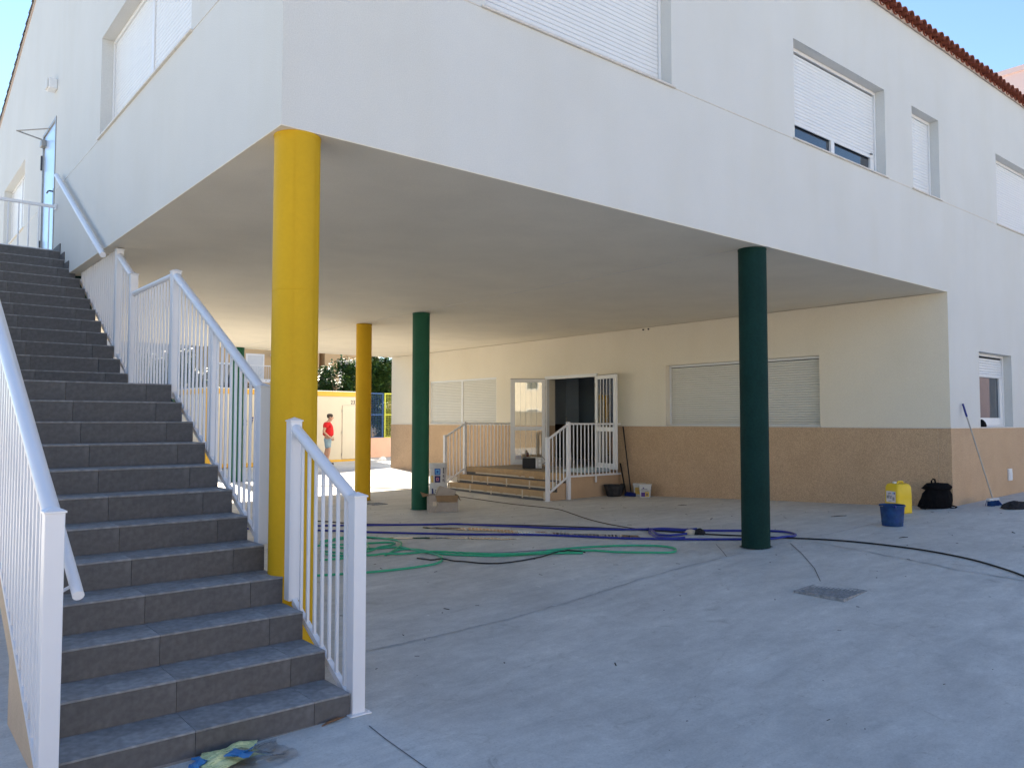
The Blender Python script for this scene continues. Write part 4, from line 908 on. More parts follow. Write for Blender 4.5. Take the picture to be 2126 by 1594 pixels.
for k in range(150):
    x0_, y0_ = rn.uniform(-.14, .14), rn.uniform(-.026, .026); sp = rn.uniform(.9, 1.3)
    a = Vector((x0_, y0_, .078)); b = Vector((x0_*1.12, y0_*2.3-.02, .0)); mb.tube([tuple(Mb @ a), tuple(Mb @ b)], .0045, 3, caps=False)
part('bristles', mb, plast_b, br, kind='stuff')
rg = thing('black_rag', 'crumpled black cloth lying beside the blue broom head', 'cloth', (11.40, -.82, G(11.40, -.82)), R(-28))
part('cloth', blob([(.25, 0), (.26, .02), (.20, .06), (.11, .095), (.03, .105)], 30, .026, 8, 1.0, .55), rag_m, rg)
wb = thing('black_pouch', 'small black pouch on the sill of the lower right window', 'pouch', (12.62, .07, ZP+.018)); part('pouch', blob([(.12, 0), (.13, .03), (.10, .08), (.04, .12), (.01, .13)], 18, .008, 3, 1.0, .45), cloth_bk, wb)

# ------------------------------------------------------------------ hoses and cables
def smooth_path(pts, n=6):
    P = [Vector(p) for p in pts]; out = []
    for i in range(len(P)-1):
        p0, p1, p2, p3 = P[max(i-1, 0)], P[i], P[i+1], P[min(i+2, len(P)-1)]
        for k in range(n):
            t = k/n; out.append(.5*((2*p1)+(p2-p0)*t+(2*p0-5*p1+4*p2-p3)*t*t+(3*p1-p0-3*p2+p3)*t**3))
    out.append(P[-1]); return out
LAID = []
def hose(name, label, cat, paths, r, m, lift=0.0, group=None, ribs=False):
    c = paths[0][len(paths[0])//2]; t = thing(name, label, cat, (c[0], c[1], G(*c)), group=group); o0 = WL[t.name]
    for pi, pts in enumerate(paths):
        sp = smooth_path(pts, 8); mb = MB(); mb.sm = True; P = []
        for i, q in enumerate(sp):
            h = 0
            for (x_, y_, hh) in LAID:
                if abs(x_-q.x) < .05 and abs(y_-q.y) < .05: h = max(h, hh)
            P.append([q.x, q.y, h])
        for _ in range(3): P = [[a, b, (P[max(i-1, 0)][2]+max(c_, (P[max(i-1, 0)][2]+P[min(i+1, len(P)-1)][2])/2)+P[min(i+1, len(P)-1)][2])/3 if 0 < i < len(P)-1 else c_] for i, (a, b, c_) in enumerate(P)]
        rn = random.Random(pi+3)
        pts3 = [(a-o0.x, b-o0.y, G(a, b)+r+h+.002-o0.z) for (a, b, h) in P]
        mb.tube(pts3, r, 8); part('hose_length' if cat == 'hose' else 'cable_length', mb, m, t)
        for j, (a, b, h) in enumerate(P):
            if j % 2 == 0: LAID.append((a, b, h+2*r*.8 if len(LAID) < 4000 else 0))
    return t
GREEN1 = [(4.43, 1.49), (4.13, 1.82), (3.78, 2.05), (3.65, 2.16), (3.48, 2.41), (3.3, 2.77), (3.28, 3.26), (3.11, 3.45), (2.79, 3.25), (2.95, 3.38), (3.33, 3.77), (3.5, 4.13), (3.46, 4.51), (3.33, 4.86), (3.13, 4.88), (2.88, 4.83), (2.66, 4.75), (2.62, 4.32), (2.75, 4.02), (2.9, 3.8), (3.21, 3.61), (3.22, 3.17), (3.23, 2.8), (3.12, 2.51), (2.9, 2.32), (2.61, 2.32), (2.29, 2.4), (2.0, 2.52), (1.5, 2.8)]
GREEN2 = [(4.27, 1.95), (4.64, 1.79), (5.03, 1.51), (5.31, 1.13), (5.33, .89), (5.24, .76), (5.09, .71), (4.94, .89), (4.72, 1.22), (4.58, 1.56), (4.13, 1.82), (3.86, 1.96), (3.65, 2.16), (3.5, 2.44), (3.32, 2.8), (3.1, 3.09), (2.79, 3.25), (2.58, 3.48), (2.46, 3.86), (2.36, 4.12), (2.32, 3.72), (2.54, 3.52), (2.79, 3.66), (3.0, 3.74), (3.34, 3.94), (3.3, 4.11), (2.96, 4.3), (2.74, 4.42), (2.3, 4.55)]
GREEN3 = [(2.06, 3.53), (2.36, 3.43), (2.6, 3.51), (2.9, 3.86), (3.1, 4.33), (3.13, 4.75), (3.01, 4.94), (2.72, 4.87)]
BLUE1 = [(1.97, 7.3), (2.77, 6.8), (3.4, 6.51), (4.04, 5.97), (4.6, 5.44), (5.09, 4.9), (5.32, 4.4), (5.50, 3.87), (5.68, 3.28), (5.97, 2.7), (6.27, 2.12), (6.6, 1.52), (6.93, 1.01), (7.13, .71), (7.17, .48), (7.05, .29), (6.83, .24), (6.55, .35), (6.3, .60), (5.84, 1.22), (5.51, 1.82), (5.29, 2.43), (5.08, 2.94), (4.80, 3.40), (4.41, 3.95), (4.04, 4.56), (3.64, 5.22), (3.26, 5.9), (2.72, 6.6)]
BLUE2 = [(6.0, 1.22), (5.86, 1.32), (5.84, 1.52), (6.03, 1.82), (6.28, 2.04), (6.48, 2.05), (6.57, 1.80), (6.60, 1.49)]
BLUE3 = [(6.17, 1.92), (6.02, 1.69), (6.05, 1.49), (6.29, 1.42)]
BLK = [(3.1, 8.2), (3.78, 7.04), (3.98, 6.43), (4.35, 5.84), (4.84, 5.30), (5.30, 4.72), (5.62, 4.12), (5.88, 3.50), (6.13, 2.77), (6.28, 2.12), (6.37, 1.62), (6.45, 1.12), (6.60, .70), (6.77, .25), (6.93, -.09), (7.03, -.41), (7.08, -.74), (7.09, -1.17), (7.04, -1.5), (6.93, -1.84), (6.75, -2.15), (6.53, -2.44), (6.0, -3.0)]
hose('black_cable', 'long thick black cable running from the passage past the dark green column to the right', 'cable', [BLK], .0098, blackhose_m)
hose('blue_hose', 'long blue water hose doubled back across the floor around the dark green column', 'hose', [BLUE1, BLUE2, BLUE3], .015, bluehose_m)
hose('green_hose', 'tangled green garden hose looped on the concrete by the stair railing', 'hose', [GREEN1, GREEN2, GREEN3], .0128, greenhose_m)
hose('short_black_hose', 'short piece of black hose lying across the end of the green hose', 'hose', [[(2.95, 2.79), (3.0, 2.58), (3.11, 2.38), (3.21, 2.17), (3.29, 1.93), (3.45, 1.78), (3.74, 1.72), (4.21, 1.72), (4.40, 1.66), (4.50, 1.52)]], .008, blackhose_m)
hose('brown_cable', 'thin dusty brown cable from the foot of the porch steps across to the blue hose', 'cable', [[(8.1, 9.45), (8.10, 8.72), (8.04, 7.84), (7.96, 6.94), (7.92, 6.15), (7.78, 5.49), (7.31, 4.63), (6.85, 3.8), (6.55, 3.12), (6.38, 2.56), (6.31, 2.09)]], .007, brownhose_m)
hose('thin_cable', 'thin cable lying across the sunlit floor behind the yellow column', 'cable', [[(6.2, 16.1), (6.6, 15.0), (6.9, 14.0), (7.45, 13.08), (7.77, 12.17), (8.18, 11.26), (8.29, 11.0)]], .008, brownhose_m)
hose('grey_hose_tail', 'thin grey tube end lying parallel to the green hose', 'hose', [[(3.65, 2.55), (3.85, 2.30), (4.15, 2.12), (4.35, 1.98)]], .007, print_gr)
tp = thing('taped_joint', 'hose connector wrapped in pale tape and dark cloth on the blue hose', 'connector', (6.35, 1.40, G(6.35, 1.4)), R(-58))
part('tape_wrap', blob([(.05, 0), (.06, .03), (.04, .06), (.01, .07)], 14, .006, 2, 1.3, .6), tape_m, tp); part('cloth_wrap', MB().add([(v[0]+.12, v[1], v[2]) for v in blob([(.07, 0), (.075, .035), (.05, .07), (.01, .085)], 14, .012, 5, 1.0, .8).v], blob([(.07, 0), (.075, .035), (.05, .07), (.01, .085)], 14, .012, 5).f), rag_m, tp)

# ------------------------------------------------------------------ drain covers
def drain(name, x, y, sx, sy, rz, label, n, m):
    t = thing(name, label, 'drain cover', (x, y, G(x, y)+.004), rz, 'drain covers in the floor')
    part('cover_frame', (lambda q: (q.box(-sx/2, sx/2, -sy/2, -sy/2+.02, -.02, .008), q.box(-sx/2, sx/2, sy/2-.02, sy/2, -.02, .008), q.box(-sx/2, -sx/2+.02, -sy/2+.02, sy/2-.02, -.02, .008), q.box(sx/2-.02, sx/2, -sy/2+.02, sy/2-.02, -.02, .008), q)[-1])(MB()), m, t)
    part('cover_plate', MB().box(-sx/2+.02, sx/2-.02, -sy/2+.02, sy/2-.02, -.02, .002), castiron, t)
    q = MB(); rn = random.Random(3); ix = (sx-.05)/n
    for a in range(n):
        for b in range(n):
            cx, cy = -sx/2+.025+ix*(a+.5), -sy/2+.025+(sy-.05)/n*(b+.5)
            if (a < n*.45 and b > n*.45 and rn.random() < .5): continue
            q.box(cx-ix*.30, cx+ix*.30, cy-ix*.28, cy+ix*.28, .0021, .006)
    part('raised_grip', q, m, t, kind='stuff')
drain('drain_cover', 4.74, -1.43, .50, .47, R(4), 'square cast metal inspection cover in the concrete in front of the dark green column', 13, castiron)
drain('drain_cover', 5.91, 8.93, .34, .38, R(0), 'small square drain cover at the foot of the far orange yellow column', 8, castiron)

# ------------------------------------------------------------------ litter
sb = thing('plastic_bag', 'crumpled clear plastic bag with yellow and blue print by the lowest step', 'plastic bag', (-.64, -1.11, G(-.64, -1.11)), R(-6))
def sheet(w_, h_, n, amp, seed, z0=.01):
    m_ = MB(); m_.sm = True; rn = random.Random(seed); ph = [rn.uniform(0, 6) for _ in range(8)]
    for j in range(n+1):
        for i in range(n+1):
            u, v = i/n-.5, j/n-.5
            z = z0+amp*(abs(math.sin(7*u+ph[0]+2*v))*.6+abs(math.sin(11*v+ph[1]-3*u))*.4+abs(math.sin(19*(u+v)+ph[2]))*.25)*(1-2*max(abs(u), abs(v))*.7)
            m_.v.append((u*w_+.03*math.sin(5*v+ph[3]), v*h_+.03*math.sin(6*u+ph[4]), z))
    m_.f = [(j*(n+1)+i, j*(n+1)+i+1, (j+1)*(n+1)+i+1, (j+1)*(n+1)+i) for j in range(n) for i in range(n)]; return m_
part('clear_film', sheet(.42, .26, 24, .055, 3, .006), film_clear, sb, loc=(.03, .0, 0))
mb = sheet(.29, .23, 22, .038, 9, .026); part('yellow_print', mb, bagyel, sb, loc=(-.05, .02, 0))
mb = sheet(.12, .09, 12, .022, 5, .062); part('blue_print', mb, bagblue, sb, loc=(-.01, -.07, 0))
mb = sheet(.05, .12, 10, .03, 7, .030); part('blue_print', mb, bagblue, sb, loc=(-.215, -.01, 0))
tw = thing('twig', 'curled brown strip of bark at the right end of the lowest step', 'twig', (-.05, -.965, G(-.05, -.965)+.002), R(22))
mb = MB(); mb.sm = True; mb.tube([(-.09, -.02, .004), (-.04, 0, .012), (.03, .008, .02), (.10, .03, .018)], [.004, .009, .010, .003], 6); mb.tube([(-.05, -.005, .008), (-.02, .02, .018), (.05, .022, .03)], [.002, .005, .002], 5); part('bark', mb, stick_m, tw); tw.rotation_euler.z = R(-6); tw.scale = (.8, .7, .8); tw.location.y -= .015
mb = MB(); mc = MB(); rn = random.Random(21)
for k in range(520):
    x_ = rn.uniform(-1.2, 12.5); y_ = rn.uniform(-5, 9)
    if x_ > 11 or (XL-.1 < x_ < XR+.1 and y_ > -1): continue
    if x_ < 0.2 and y_ > -1.0: continue
    z_ = G(x_, y_)+.003; s_ = rn.uniform(.0015, .005)*(.8 if y_ < -2 else 1.5); a = rn.uniform(0, 6.3); el_ = rn.choice((1, 1, 1.6, 2.5, 5))
    Mx = Matrix.Translation((x_, y_, z_)) @ Matrix.Rotation(a, 4, 'Z')
    (mc if rn.random() < .22 else mb).box(-s_*el_, s_*el_, -s_*.6, s_*.6, 0, s_*.5, Mx)
o = part('floor_debris', mb, debris_m, None); tag(o, 'small dark bits of debris scattered over the concrete floor', 'debris', None, 'stuff')
o = part('plaster_crumbs', mc, crumb_m, None); tag(o, 'tiny white plaster crumbs scattered over the concrete floor', 'crumbs', None, 'stuff')
for i_, (x_, y_, a, L_, lb) in enumerate([(7.9, 2.2, .5, .22, 'thin dark stick on the floor behind the dark green column'), (9.2, .85, -.3, .30, 'thin dark stick on the floor left of the jerrycan'), (7.75, -.75, -.25, .16, 'short dark stick right of the dark green column'), (9.0, -1.55, .6, .12, 'tiny crooked twig on the floor toward the right edge'), (9.6, 4.1, -.45, .18, 'flat dark splinter on the floor in front of the passage wall')]):
    s_ = thing('stick', lb, 'stick', (x_, y_, G(x_, y_)+.003), a); mb = MB(); mb.tube([(-L_/2, 0, .004), (0, .012, .006), (L_/2, 0, .004)], [.003, .0055, .003], 5); part('twig_piece', mb, debris_m, s_)

# ------------------------------------------------------------------ yard behind: container, man, wall and fence
cang = math.atan2(21.07-20.73, 11.96-6.47)
ct = thing('site_container', 'cream site container with yellow edge trim and navy lettering behind the columns', 'container', (6.45, 20.73, G(8, 20.8)-.02), cang)
CL, CH, CDp = 6.05, 2.69, 2.4
part('container_wall', MB().box(.06, CL-.06, .03, CDp, .12, CH-.10), cont_m, ct)
mb = MB(); mb.bbox(0, CL, 0, CDp+.02, CH-.22, CH-.05, .01); part('top_rail', mb, contyel_m, ct); mb = MB(); mb.bbox(0, CL, 0, CDp+.02, .03, .17, .01); part('bottom_rail', mb, contyel_m, ct)
for xx_ in (0, CL-.13): part('corner_post', MB().bbox(xx_-.004, xx_+.134, -.008, .14, .03, CH-.05, .01), contyel_m, ct)
part('roof_sheet', MB().box(.02, CL-.02, .02, CDp, CH-.05, CH-.02), trimw, ct)
k = .55
while k < CL-1.4: part('panel_seam', MB().box(k-.006, k+.006, .022, .0295, .17, CH-.22), mortar, ct); k += 1.13
dr = part('container_door', MB().bbox(5.02, 5.86, .004, .03, .19, 2.14, .006), cont_m, ct)
part('door_gap', MB().box(5.0, 5.88, .0245, .0285, .175, 2.16), mortar, dr)
for z in (.35, 1.15, 1.95): part('hinge', MB().tube([(5.0, 0, z-.05), (5.0, 0, z+.05)], .012, 6), greymet, dr)
Mt = lambda x_, z_: Matrix.Translation((x_, .0175, z_)) @ Matrix.Rotation(math.pi/2, 4, 'X')
text('door_number', '23', .20, print_dk, ct, Mt(5.36, 2.20)); 
for s_, x_ in (('a', 1.18), ('i', 1.46), ('S', 2.34), ('A', 2.66)): text('logo_letter', s_, .44, print_nv, ct, Mt(x_, 1.42), shear=.25, bold=.008)
text('logo_caption', 'T S C L A', .13, print_gr, ct, Mt(1.5, 1.22)); text('logo_caption', 'T S C L A', .13, print_gr, ct, Mt(2.2, 1.22))

# man in a red polo shirt
def skin_body(name, pts, edges, rad, m, parent, sub=2, root=0):
    me = bpy.data.meshes.new(name); me.from_pydata(pts, edges, []); me.update()
    o = bpy.data.objects.new(name, me); COL.objects.link(o)
    o.modifiers.new('s', 'SKIN'); 
    if not me.skin_vertices: me.attributes  # layer is made by the modifier
    bpy.context.view_layer.objects.active = o
    sv = me.skin_vertices[0].data
    for i, r_ in enumerate(rad): sv[i].radius = (r_ if isinstance(r_, tuple) else (r_, r_)); sv[i].use_root = (i == root)
    ss = o.modifiers.new('d', 'SUBSURF'); ss.levels = sub; ss.render_levels = sub
    dg = bpy.context.evaluated_depsgraph_get(); dg.update()
    me2 = bpy.data.meshes.new_from_object(o.evaluated_get(dg)); bpy.data.objects.remove(o)
    me2.name = name; me2.materials.clear(); me2.materials.append(m); me2.polygons.foreach_set('use_smooth', [True]*len(me2.polygons))
    q = bpy.data.objects.new(name, me2); _link(q, parent, (0, 0, 0)); return q
PXm, PYm = 10.36, 20.0
man = thing('person', 'person in a red polo shirt and light blue shorts looking down, hand at the hip', 'person', (PXm, PYm, G(PXm, PYm)), R(-124)); man.scale = (1.12, 1.12, 1.0)
# local frame: +Y forward, +X the person's right
P_ = [(0, 0, .93), (0, .0, 1.08), (0, .01, 1.24), (0, -.01, 1.38), (0, .01, 1.47), (0, .05, 1.53), (0, .085, 1.60), (0, .10, 1.68),
      (.10, 0, .90), (.105, .05, .50), (.11, -.02, .10), (.11, .10, .045),
      (-.10, 0, .90), (-.12, -.04, .50), (-.13, -.16, .11), (-.13, -.05, .045),
      (.19, -.02, 1.40), (.27, -.10, 1.14), (.21, .07, .96), (.19, .12, .91),
      (-.19, -.02, 1.40), (-.28, -.10, 1.14), (-.20, .06, .97), (-.18, .11, .92)]
E_ = [(0, 1), (1, 2), (2, 3), (3, 4), (4, 5), (5, 6), (6, 7), (0, 8), (8, 9), (9, 10), (10, 11), (0, 12), (12, 13), (13, 14), (14, 15), (3, 16), (16, 17), (17, 18), (18, 19), (3, 20), (20, 21), (21, 22), (22, 23)]
Rr = [(.15, .11), (.155, .12), (.15, .115), (.14, .10), .062, .058, .088, .072, .09, .062, .042, .038, .09, .062, .042, .038, .062, .043, .032, .034, .062, .043, .032, .034]
skin_body('body', P_, E_, Rr, skin_m, man)
Sp = [(0, 0, .96), (0, .01, 1.08), (0, .015, 1.24), (0, -.01, 1.38), (0, .005, 1.455), (.19, -.02, 1.395), (.24, -.065, 1.24), (-.19, -.02, 1.395), (-.245, -.065, 1.24)]
skin_body('polo_shirt', Sp, [(0, 1), (1, 2), (2, 3), (3, 4), (3, 5), (5, 6), (3, 7), (7, 8)], [(.20, .18), (.21, .19), (.20, .165), (.185, .14), .085, .10, .09, .10, .09], shirt_m, man)
skin_body('shorts', [(0, 0, 1.00), (0, 0, .93), (.085, 0, .80), (.11, .03, .55), (-.085, 0, .80), (-.12, -.02, .55)], [(0, 1), (1, 2), (2, 3), (1, 4), (4, 5)], [(.16, .13), (.165, .135), .105, .105, .105, .105], shorts_m, man)
mb = MB(); mb.sm = True; mb.lathe([(.080, -.06), (.092, -.01), (.094, .02), (.088, .055), (.06, .083), (.01, .095)], 20, c=(0, .055, 1.672)); part('hair', mb, hair_m, man)
for v in (.06,): pass
mb = MB(); mb.sm = True; mb.tube([(0, .150, 1.640), (0, .168, 1.606)], [.010, .015], 8); part('nose', mb, skin_m, man)
for s_ in (-1, 1):
    mb = MB(); mb.sm = True; mb.tube([(s_*.098, .075, 1.61), (s_*.106, .07, 1.655)], .016, 8); part('ear', mb, skin_m, man)
    x_, yy = (.11, .05) if s_ > 0 else (-.13, -.10)
    mb = MB(); mb.bbox(x_-.05, x_+.05, yy-.12, yy+.15, 0, .075, .02); part('shoe', mb, sole_m, man)
    for f in range(4):
        mb = MB(); mb.sm = True; bx2 = s_*(.19-.012*f) ; mb.tube([(bx2, .125+.004*f, .905-.014*f), (s_*(.18-.008*f), .155, .885-.016*f), (s_*.155, .165, .868-.016*f)], [.011, .010, .008], 6); part('finger', mb, skin_m, man)
    mb = MB(); mb.sm = True; mb.tube([(s_*.20, .11, .93), (s_*.185, .145, .94), (s_*.165, .16, .93)], [.012, .011, .008], 6); part('thumb', mb, skin_m, man)

# pink yard wall, mesh fence panels, palings
YW = 22.75
pw = thing('yard_wall', 'low pink rendered wall under the coloured mesh fence at the back of the yard', 'wall', (8, YW, -1.5))
part('wall_body', MB().box(-4, 34, YW, YW+.2, -1.9, -.70), pinkwall_m, pw, True); part('coping', MB().bbox(-4, 34, YW-.015, YW+.215, -.70, -.665, .004), pinkwall_m, pw, True)
for k in range(8): part('pilaster', MB().box(-3.6+2.4*k*2, -3.35+2.4*k*2, YW-.02, YW-.001, -1.9, -.701), pinkwall_m, pw, True)
gapx = 14.27
for k in (-7, -6, -5, -4, -1, 0):
    xa, xb = gapx+1.9*k, gapx+1.9*(k+1)-.05; blue = (k % 2 == -1 % 2); m_ = fenceblue if blue else fenceyel
    nm = 'blue' if blue else 'yellow-green'
    lab = {-1: 'blue mesh fence panel on the pink wall, just left of the passage wall', 0: 'narrow yellow-green mesh fence panel on the pink wall, cut off by the passage wall', -4: 'mesh fence panel on the pink wall beside the left end of the container', -5: 'mesh fence panel on the pink wall next left of the container end, behind the balusters'}.get(k, nm+' mesh fence panel on the pink wall, hidden behind the container or stairs')
    fp = thing('fence_panel', lab, 'fence panel', (xa, YW+.1, -.665), group='coloured mesh fence panels')
    L_ = xb-xa; q = MB(); q.box(0, .05, -.02, .02, 0, 1.81); q.box(L_-.05, L_, -.02, .02, 0, 1.81); q.box(.05, L_-.05, -.018, .018, 1.76, 1.81); q.box(.05, L_-.05, -.018, .018, .0, .04); q.box(.05, L_-.05, -.018, .018, .90, .95); part('panel_frame', q, m_, fp)
    q = MB(); u = .05
    while u < L_-.06: q.box(u-.004, u+.004, -.004, .0, .04, 1.76); u += .075
    z_ = .1
    while z_ < 1.75: q.box(.05, L_-.05, .001, .005, z_-.004, z_+.004); z_ += .075
    part('wire_mesh', q, m_, fp, kind='stuff')
pf = thing('paling_fence', 'white paling fence beyond the coloured mesh fence', 'fence', (12, 25.2, -1.5)); q = MB()
part('fence_rail', MB().box(2, 22, 25.2, 25.24, -.45, -.40), trimw, pf, True); part('fence_rail', MB().box(2, 22, 25.2, 25.24, -.95, -.90), trimw, pf, True)
me = MB().add([(-.03, 0, -1.45), (.03, 0, -1.45), (.03, .02, -1.45), (-.03, .02, -1.45), (-.03, 0, -.2), (.03, 0, -.2), (.03, .02, -.2), (-.03, .02, -.2), (0, .01, -.12)], [(0, 1, 5, 4), (1, 2, 6, 5), (2, 3, 7, 6), (3, 0, 4, 7), (4, 5, 8), (5, 6, 8), (6, 7, 8), (7, 4, 8)]).mesh('paling', trimw)
for k in range(130): inst('paling', me, pf, rel(pf, (2.1+.152*k, 25.17, 0)))
rb = thing('rubble_lump', 'white plaster rubble lump at the far foot of the passage wall', 'rubble', (12.9, 20.6, G(12.9, 20.6))); part('lump', blob([(.16, 0), (.15, .06), (.08, .12), (.02, .14)], 12, .03, 6), crumb_m, rb)

# houses beyond
th = thing('tan_house', 'tan apartment house with white door, balcony and blinds behind the container', 'house', (16, 36, -1.5))
YH = 36.0
part('house_wall', MB().box(11.6, 17.75, YH, YH+9, -1.9, 7.5), tan_m, th, True); part('house_wall', MB().box(18.1, 21.6, YH, YH+9, -1.9, 7.5), tan_m, th, True); part('recess_wall', MB().box(17.76, 18.09, YH+.9, YH+9, -1.9, 7.5), tandk_m, th, True)
def hwin(x0, x1, z0, z1, m_=blindw, yw=YH, parent=th):
    q = MB(); f_ = .09
    q.box(x0-f_, x0, yw-.05, yw-.001, z0-f_, z1+f_); q.box(x1, x1+f_, yw-.05, yw-.001, z0-f_, z1+f_); q.box(x0, x1, yw-.05, yw-.001, z1, z1+f_); q.box(x0, x1, yw-.07, yw-.001, z0-f_, z0)
    w_ = part('window', q, trimw, parent, True); part('roller_blind', MB().box(x0, x1, yw-.02, yw-.002, z0, z1), m_, w_, True)
hwin(13.62, 14.45, 2.3, 3.50); hwin(19.08, 20.4, 2.1, 3.42); hwin(12.0, 13.1, 1.35, 2.95, darkglass); hwin(14.9, 16.2, -.3, .9); hwin(19.1, 20.5, -.4, .9); hwin(12.2, 13.2, 4.6, 5.9); hwin(15, 16.5, 4.6, 5.9); hwin(19.1, 20.5, 4.6, 5.9)
lm = MB(); lm.sm = True; lm.lathe([(.01, -.15), (.11, -.10), (.15, 0), (.11, .10), (.01, .15)], 16, c=(14.95, YH-.22, 3.55)); part('globe_lamp', lm, trimw, th, True)
bal = part('balcony', MB().box(12.9, 17.0, YH-1.0, YH-.001, 2.02, 2.20), trimw, th, True); part('balcony_front', MB().box(12.9, 17.0, YH-1.0, YH-.95, 1.75, 2.019), tan_m, bal, True)
q = MB(); q.box(12.9, 17.0, YH-.98, YH-.94, 2.88, 2.92)
for k in range(34): q.tube([(12.95+.12*k, YH-.96, 2.2), (12.95+.12*k, YH-.96, 2.88)], .010, 4, caps=False)
part('balcony_railing', q, trimw, bal, True)
for k in range(6):
    q = MB()
    for s_ in (-1, 1): q.tube([(13.3+.66*k, YH-.99, 2.28), (13.3+.66*k+s_*.12, YH-.99, 2.42), (13.3+.66*k+s_*.03, YH-.99, 2.55), (13.3+.66*k+s_*.12, YH-.99, 2.68), (13.3+.66*k, YH-.99, 2.82)], .013, 4, caps=False)
    part('scroll_ornament', q, trimw, bal, True)
gh = thing('grey_house', 'grey rendered house seen between the stair balusters left of the tan house', 'house', (5, 38, -1.5)); part('house_wall', MB().box(-3, 11.3, 38, 47, -1.9, 7.0), greyb_m, gh, True)
for k in range(4): hwin(-1.5+3.3*k, .1+3.3*k, .9, 2.6, darkglass, 38, gh); hwin(-1.5+3.3*k, .1+3.3*k, 4.2, 5.6, blindw, 38, gh)
rh_ = thing('tiled_roof_house', 'distant house with dark tiled roof and chimney right of the tan house', 'house', (26, 40, -1.5))
part('house_wall', MB().box(23.0, 31, 41, 47, -1.9, 2.3), tan_m, rh_, True); part('roof', MB().prism([(22.6, 3.62), (24.0, 3.62), (31.4, 1.9), (31.4, 2.05), (24.0, 3.80), (22.6, 3.80)], 40.6, 47.4, 'y'), rooftile_m, rh_, True)
part('chimney', MB().box(23.85, 24.25, 41.5, 41.9, 3.3, 4.05), tandk_m, rh_, True); part('aerial', MB().tube([(24.28, 41.4, 3.8), (24.28, 41.4, 6.5)], .012, 5), greymet, rh_, True)
pb = thing('pink_building', 'pale pink building rising behind the roof at the top right', 'building', (45, 0, -1.5))
part('building_wall', MB().box(40, 56, -14, 8.8, -1.9, 16.7), pinkbld, pb, True); part('parapet', MB().box(39.9, 56.1, -14.1, 8.9, 16.7, 16.95), pinkbld, pb, True)
for a in range(4):
    for b in range(4): part('window', MB().box(39.94, 39.99, -12+5*a, -10.4+5*a, 1+4*b, 2.6+4*b), blindw, pb, True)

bw = thing('bounce_wall', 'added unseen cream wall left of the yard, bouncing warm light', 'wall', (-9, 0, -1.6))  # out of view, added to throw warm light onto the stair side
part('wall_body', MB().box(-9.2, -9, -20, 30, -1.9, .6), core_m, bw, True); part('coping', MB().bbox(-9.24, -8.96, -20, 30, .6, .66, .01), trimw, bw, True)
oh = thing('added_bounce_houses', 'added unseen row of cream houses behind the camera, bouncing sunlight', 'house', (8, -34, -1.5))  # out of view, added so sunlit fronts light the shaded facade
part('house_wall', MB().box(-26, 46, -44, -34, -1.9, 5.6), mat('cream_house_render', (0.70, 0.60, 0.46), 0.9, 0.03, 1.0), oh, True)
part('roof', MB().prism([(-44.4, 5.6), (-33.6, 5.6), (-39, 7.6)], -26.3, 46.3, 'x'), rooftile_m, oh, True)
for k in range(15):
    for z in (-.3, 3.0):
        w_ = part('window', MB().box(-24.5+4.8*k, -23.0+4.8*k, -33.999, -33.96, z, z+1.5), trimw, oh, True); part('pane', MB().box(-24.4+4.8*k, -23.1+4.8*k, -33.959, -33.94, z+.1, z+1.4), darkglass, w_, True)
# ------------------------------------------------------------------ trees and shrubs
def leafy(m_, cx, cy, cz, rx, ry, rz, n, seed, size=.20, droop=.7):
    rn = random.Random(seed); q = MB()
    cl = [(rn.gauss(0, .55), rn.gauss(0, .55), rn.uniform(-.8, .95)) for _ in range(46)]
    cl = [c for c in cl if c[0]**2+c[1]**2+c[2]**2 < 1.25]
    for _ in range(n):
        c = rn.choice(cl); a, b, g = c[0]+rn.gauss(0, .13), c[1]+rn.gauss(0, .13), c[2]+rn.gauss(0, .12)
        p = Vector((cx+a*rx, cy+b*ry, cz+g*rz)); az = rn.uniform(0, 6.28); L_ = size*rn.uniform(.6, 1.3); wd = L_*.22
        d = Vector((math.cos(az), math.sin(az), -droop*rn.uniform(-.2, 1.2))).normalized(); s_ = d.cross(Vector((0, 0, 1))).normalized()*wd; s_ = s_+Vector((0, 0, rn.uniform(-.5, .5)*wd))
        q.add([p, p+d*L_*.45+s_, p+d*L_, p+d*L_*.45-s_], [(0, 1, 2, 3)])
    return q
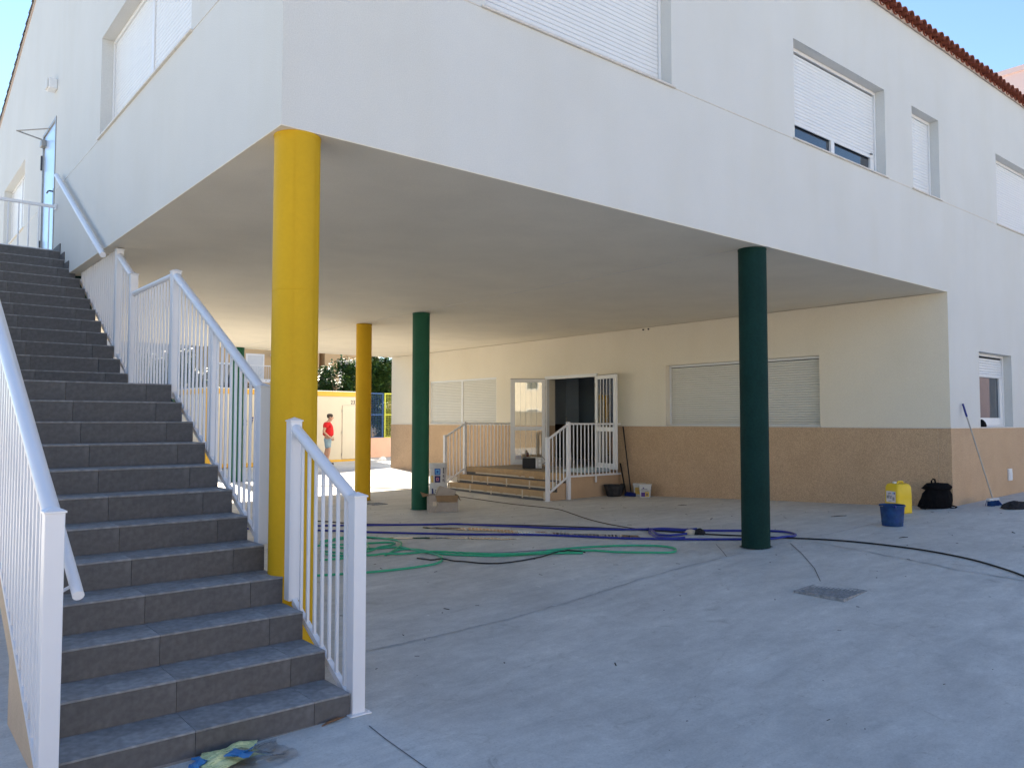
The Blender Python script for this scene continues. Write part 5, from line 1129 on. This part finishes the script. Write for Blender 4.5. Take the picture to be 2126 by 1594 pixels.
def tree(name, label, x, y, cz, rx, ry, rz, n, seed, group=None, light=.25):
    g = G(x, y); t = thing(name, label, 'tree', (x, y, g), group=group); rn = random.Random(seed)
    q = MB(); q.sm = True; q.tube([(0, 0, -.1), (.04, .02, (cz-g)*.45), (0, .05, cz-g)], [.10, .075, .04], 8)
    for k in range(7):
        a = k*.9+.4; h = (cz-g)*rn.uniform(.45, .85); q.tube([(.02, .02, h), (rx*.4*math.cos(a), ry*.4*math.sin(a), h+.35), (rx*.75*math.cos(a), ry*.75*math.sin(a), h+.6+rn.uniform(0, .5))], [.04, .025, .01], 5)
    part('trunk', q, bark_m, t); part('crown', leafy(leaf_m, 0, 0, cz-g, rx, ry, rz, n, seed), leaf_m, t); part('crown_tips', leafy(leafl_m, 0, 0, cz-g+.12, rx, ry, rz, int(n*light), seed), leafl_m, t)
tree('broadleaf_tree', 'bushy tree with drooping leaves left of the orange yellow column above the container', 14.1, 26.6, 1.25, 1.15, 1.0, 1.35, 7500, 5, 'trees beyond the container')
tree('broadleaf_tree', 'pale green tree right of the orange yellow column above the blue mesh fence', 16.5, 27.2, 1.2, 1.1, 1.0, 1.7, 8000, 6, 'trees beyond the container', light=.8)
tree('broadleaf_tree', 'dark dense tree seen between the stair balusters left of the container', 7.6, 28.0, .8, 1.5, 1.0, 1.9, 10000, 8, 'trees beyond the container', light=.15)
for i_, (x_, lb) in enumerate(((15.4, 'dark shrub directly behind the blue mesh fence panel'), (17.2, 'dark shrub behind the yellow-green mesh fence strip'), (9.6, 'round rusty brown shrub top above the container'))):
    t = thing('garden_shrub', lb, 'shrub', (x_, 24.4 if i_ < 2 else 25.6, G(x_, 24.4)), group='garden shrubs behind the fence'); zc_ = .9 if i_ < 2 else 1.9
    part('foliage', leafy(leaf_m, 0, 0, zc_, 1.1 if i_ < 2 else 1.0, .5, 1.3 if i_ < 2 else 1.0, 6000, 30+i_, .14), leaf_m if i_ < 2 else bark_m, t); q = MB(); q.tube([(0, 0, -.1), (0, 0, zc_)], [.05, .02], 6); part('stem', q, bark_m, t)
print('objects', len(bpy.data.objects))
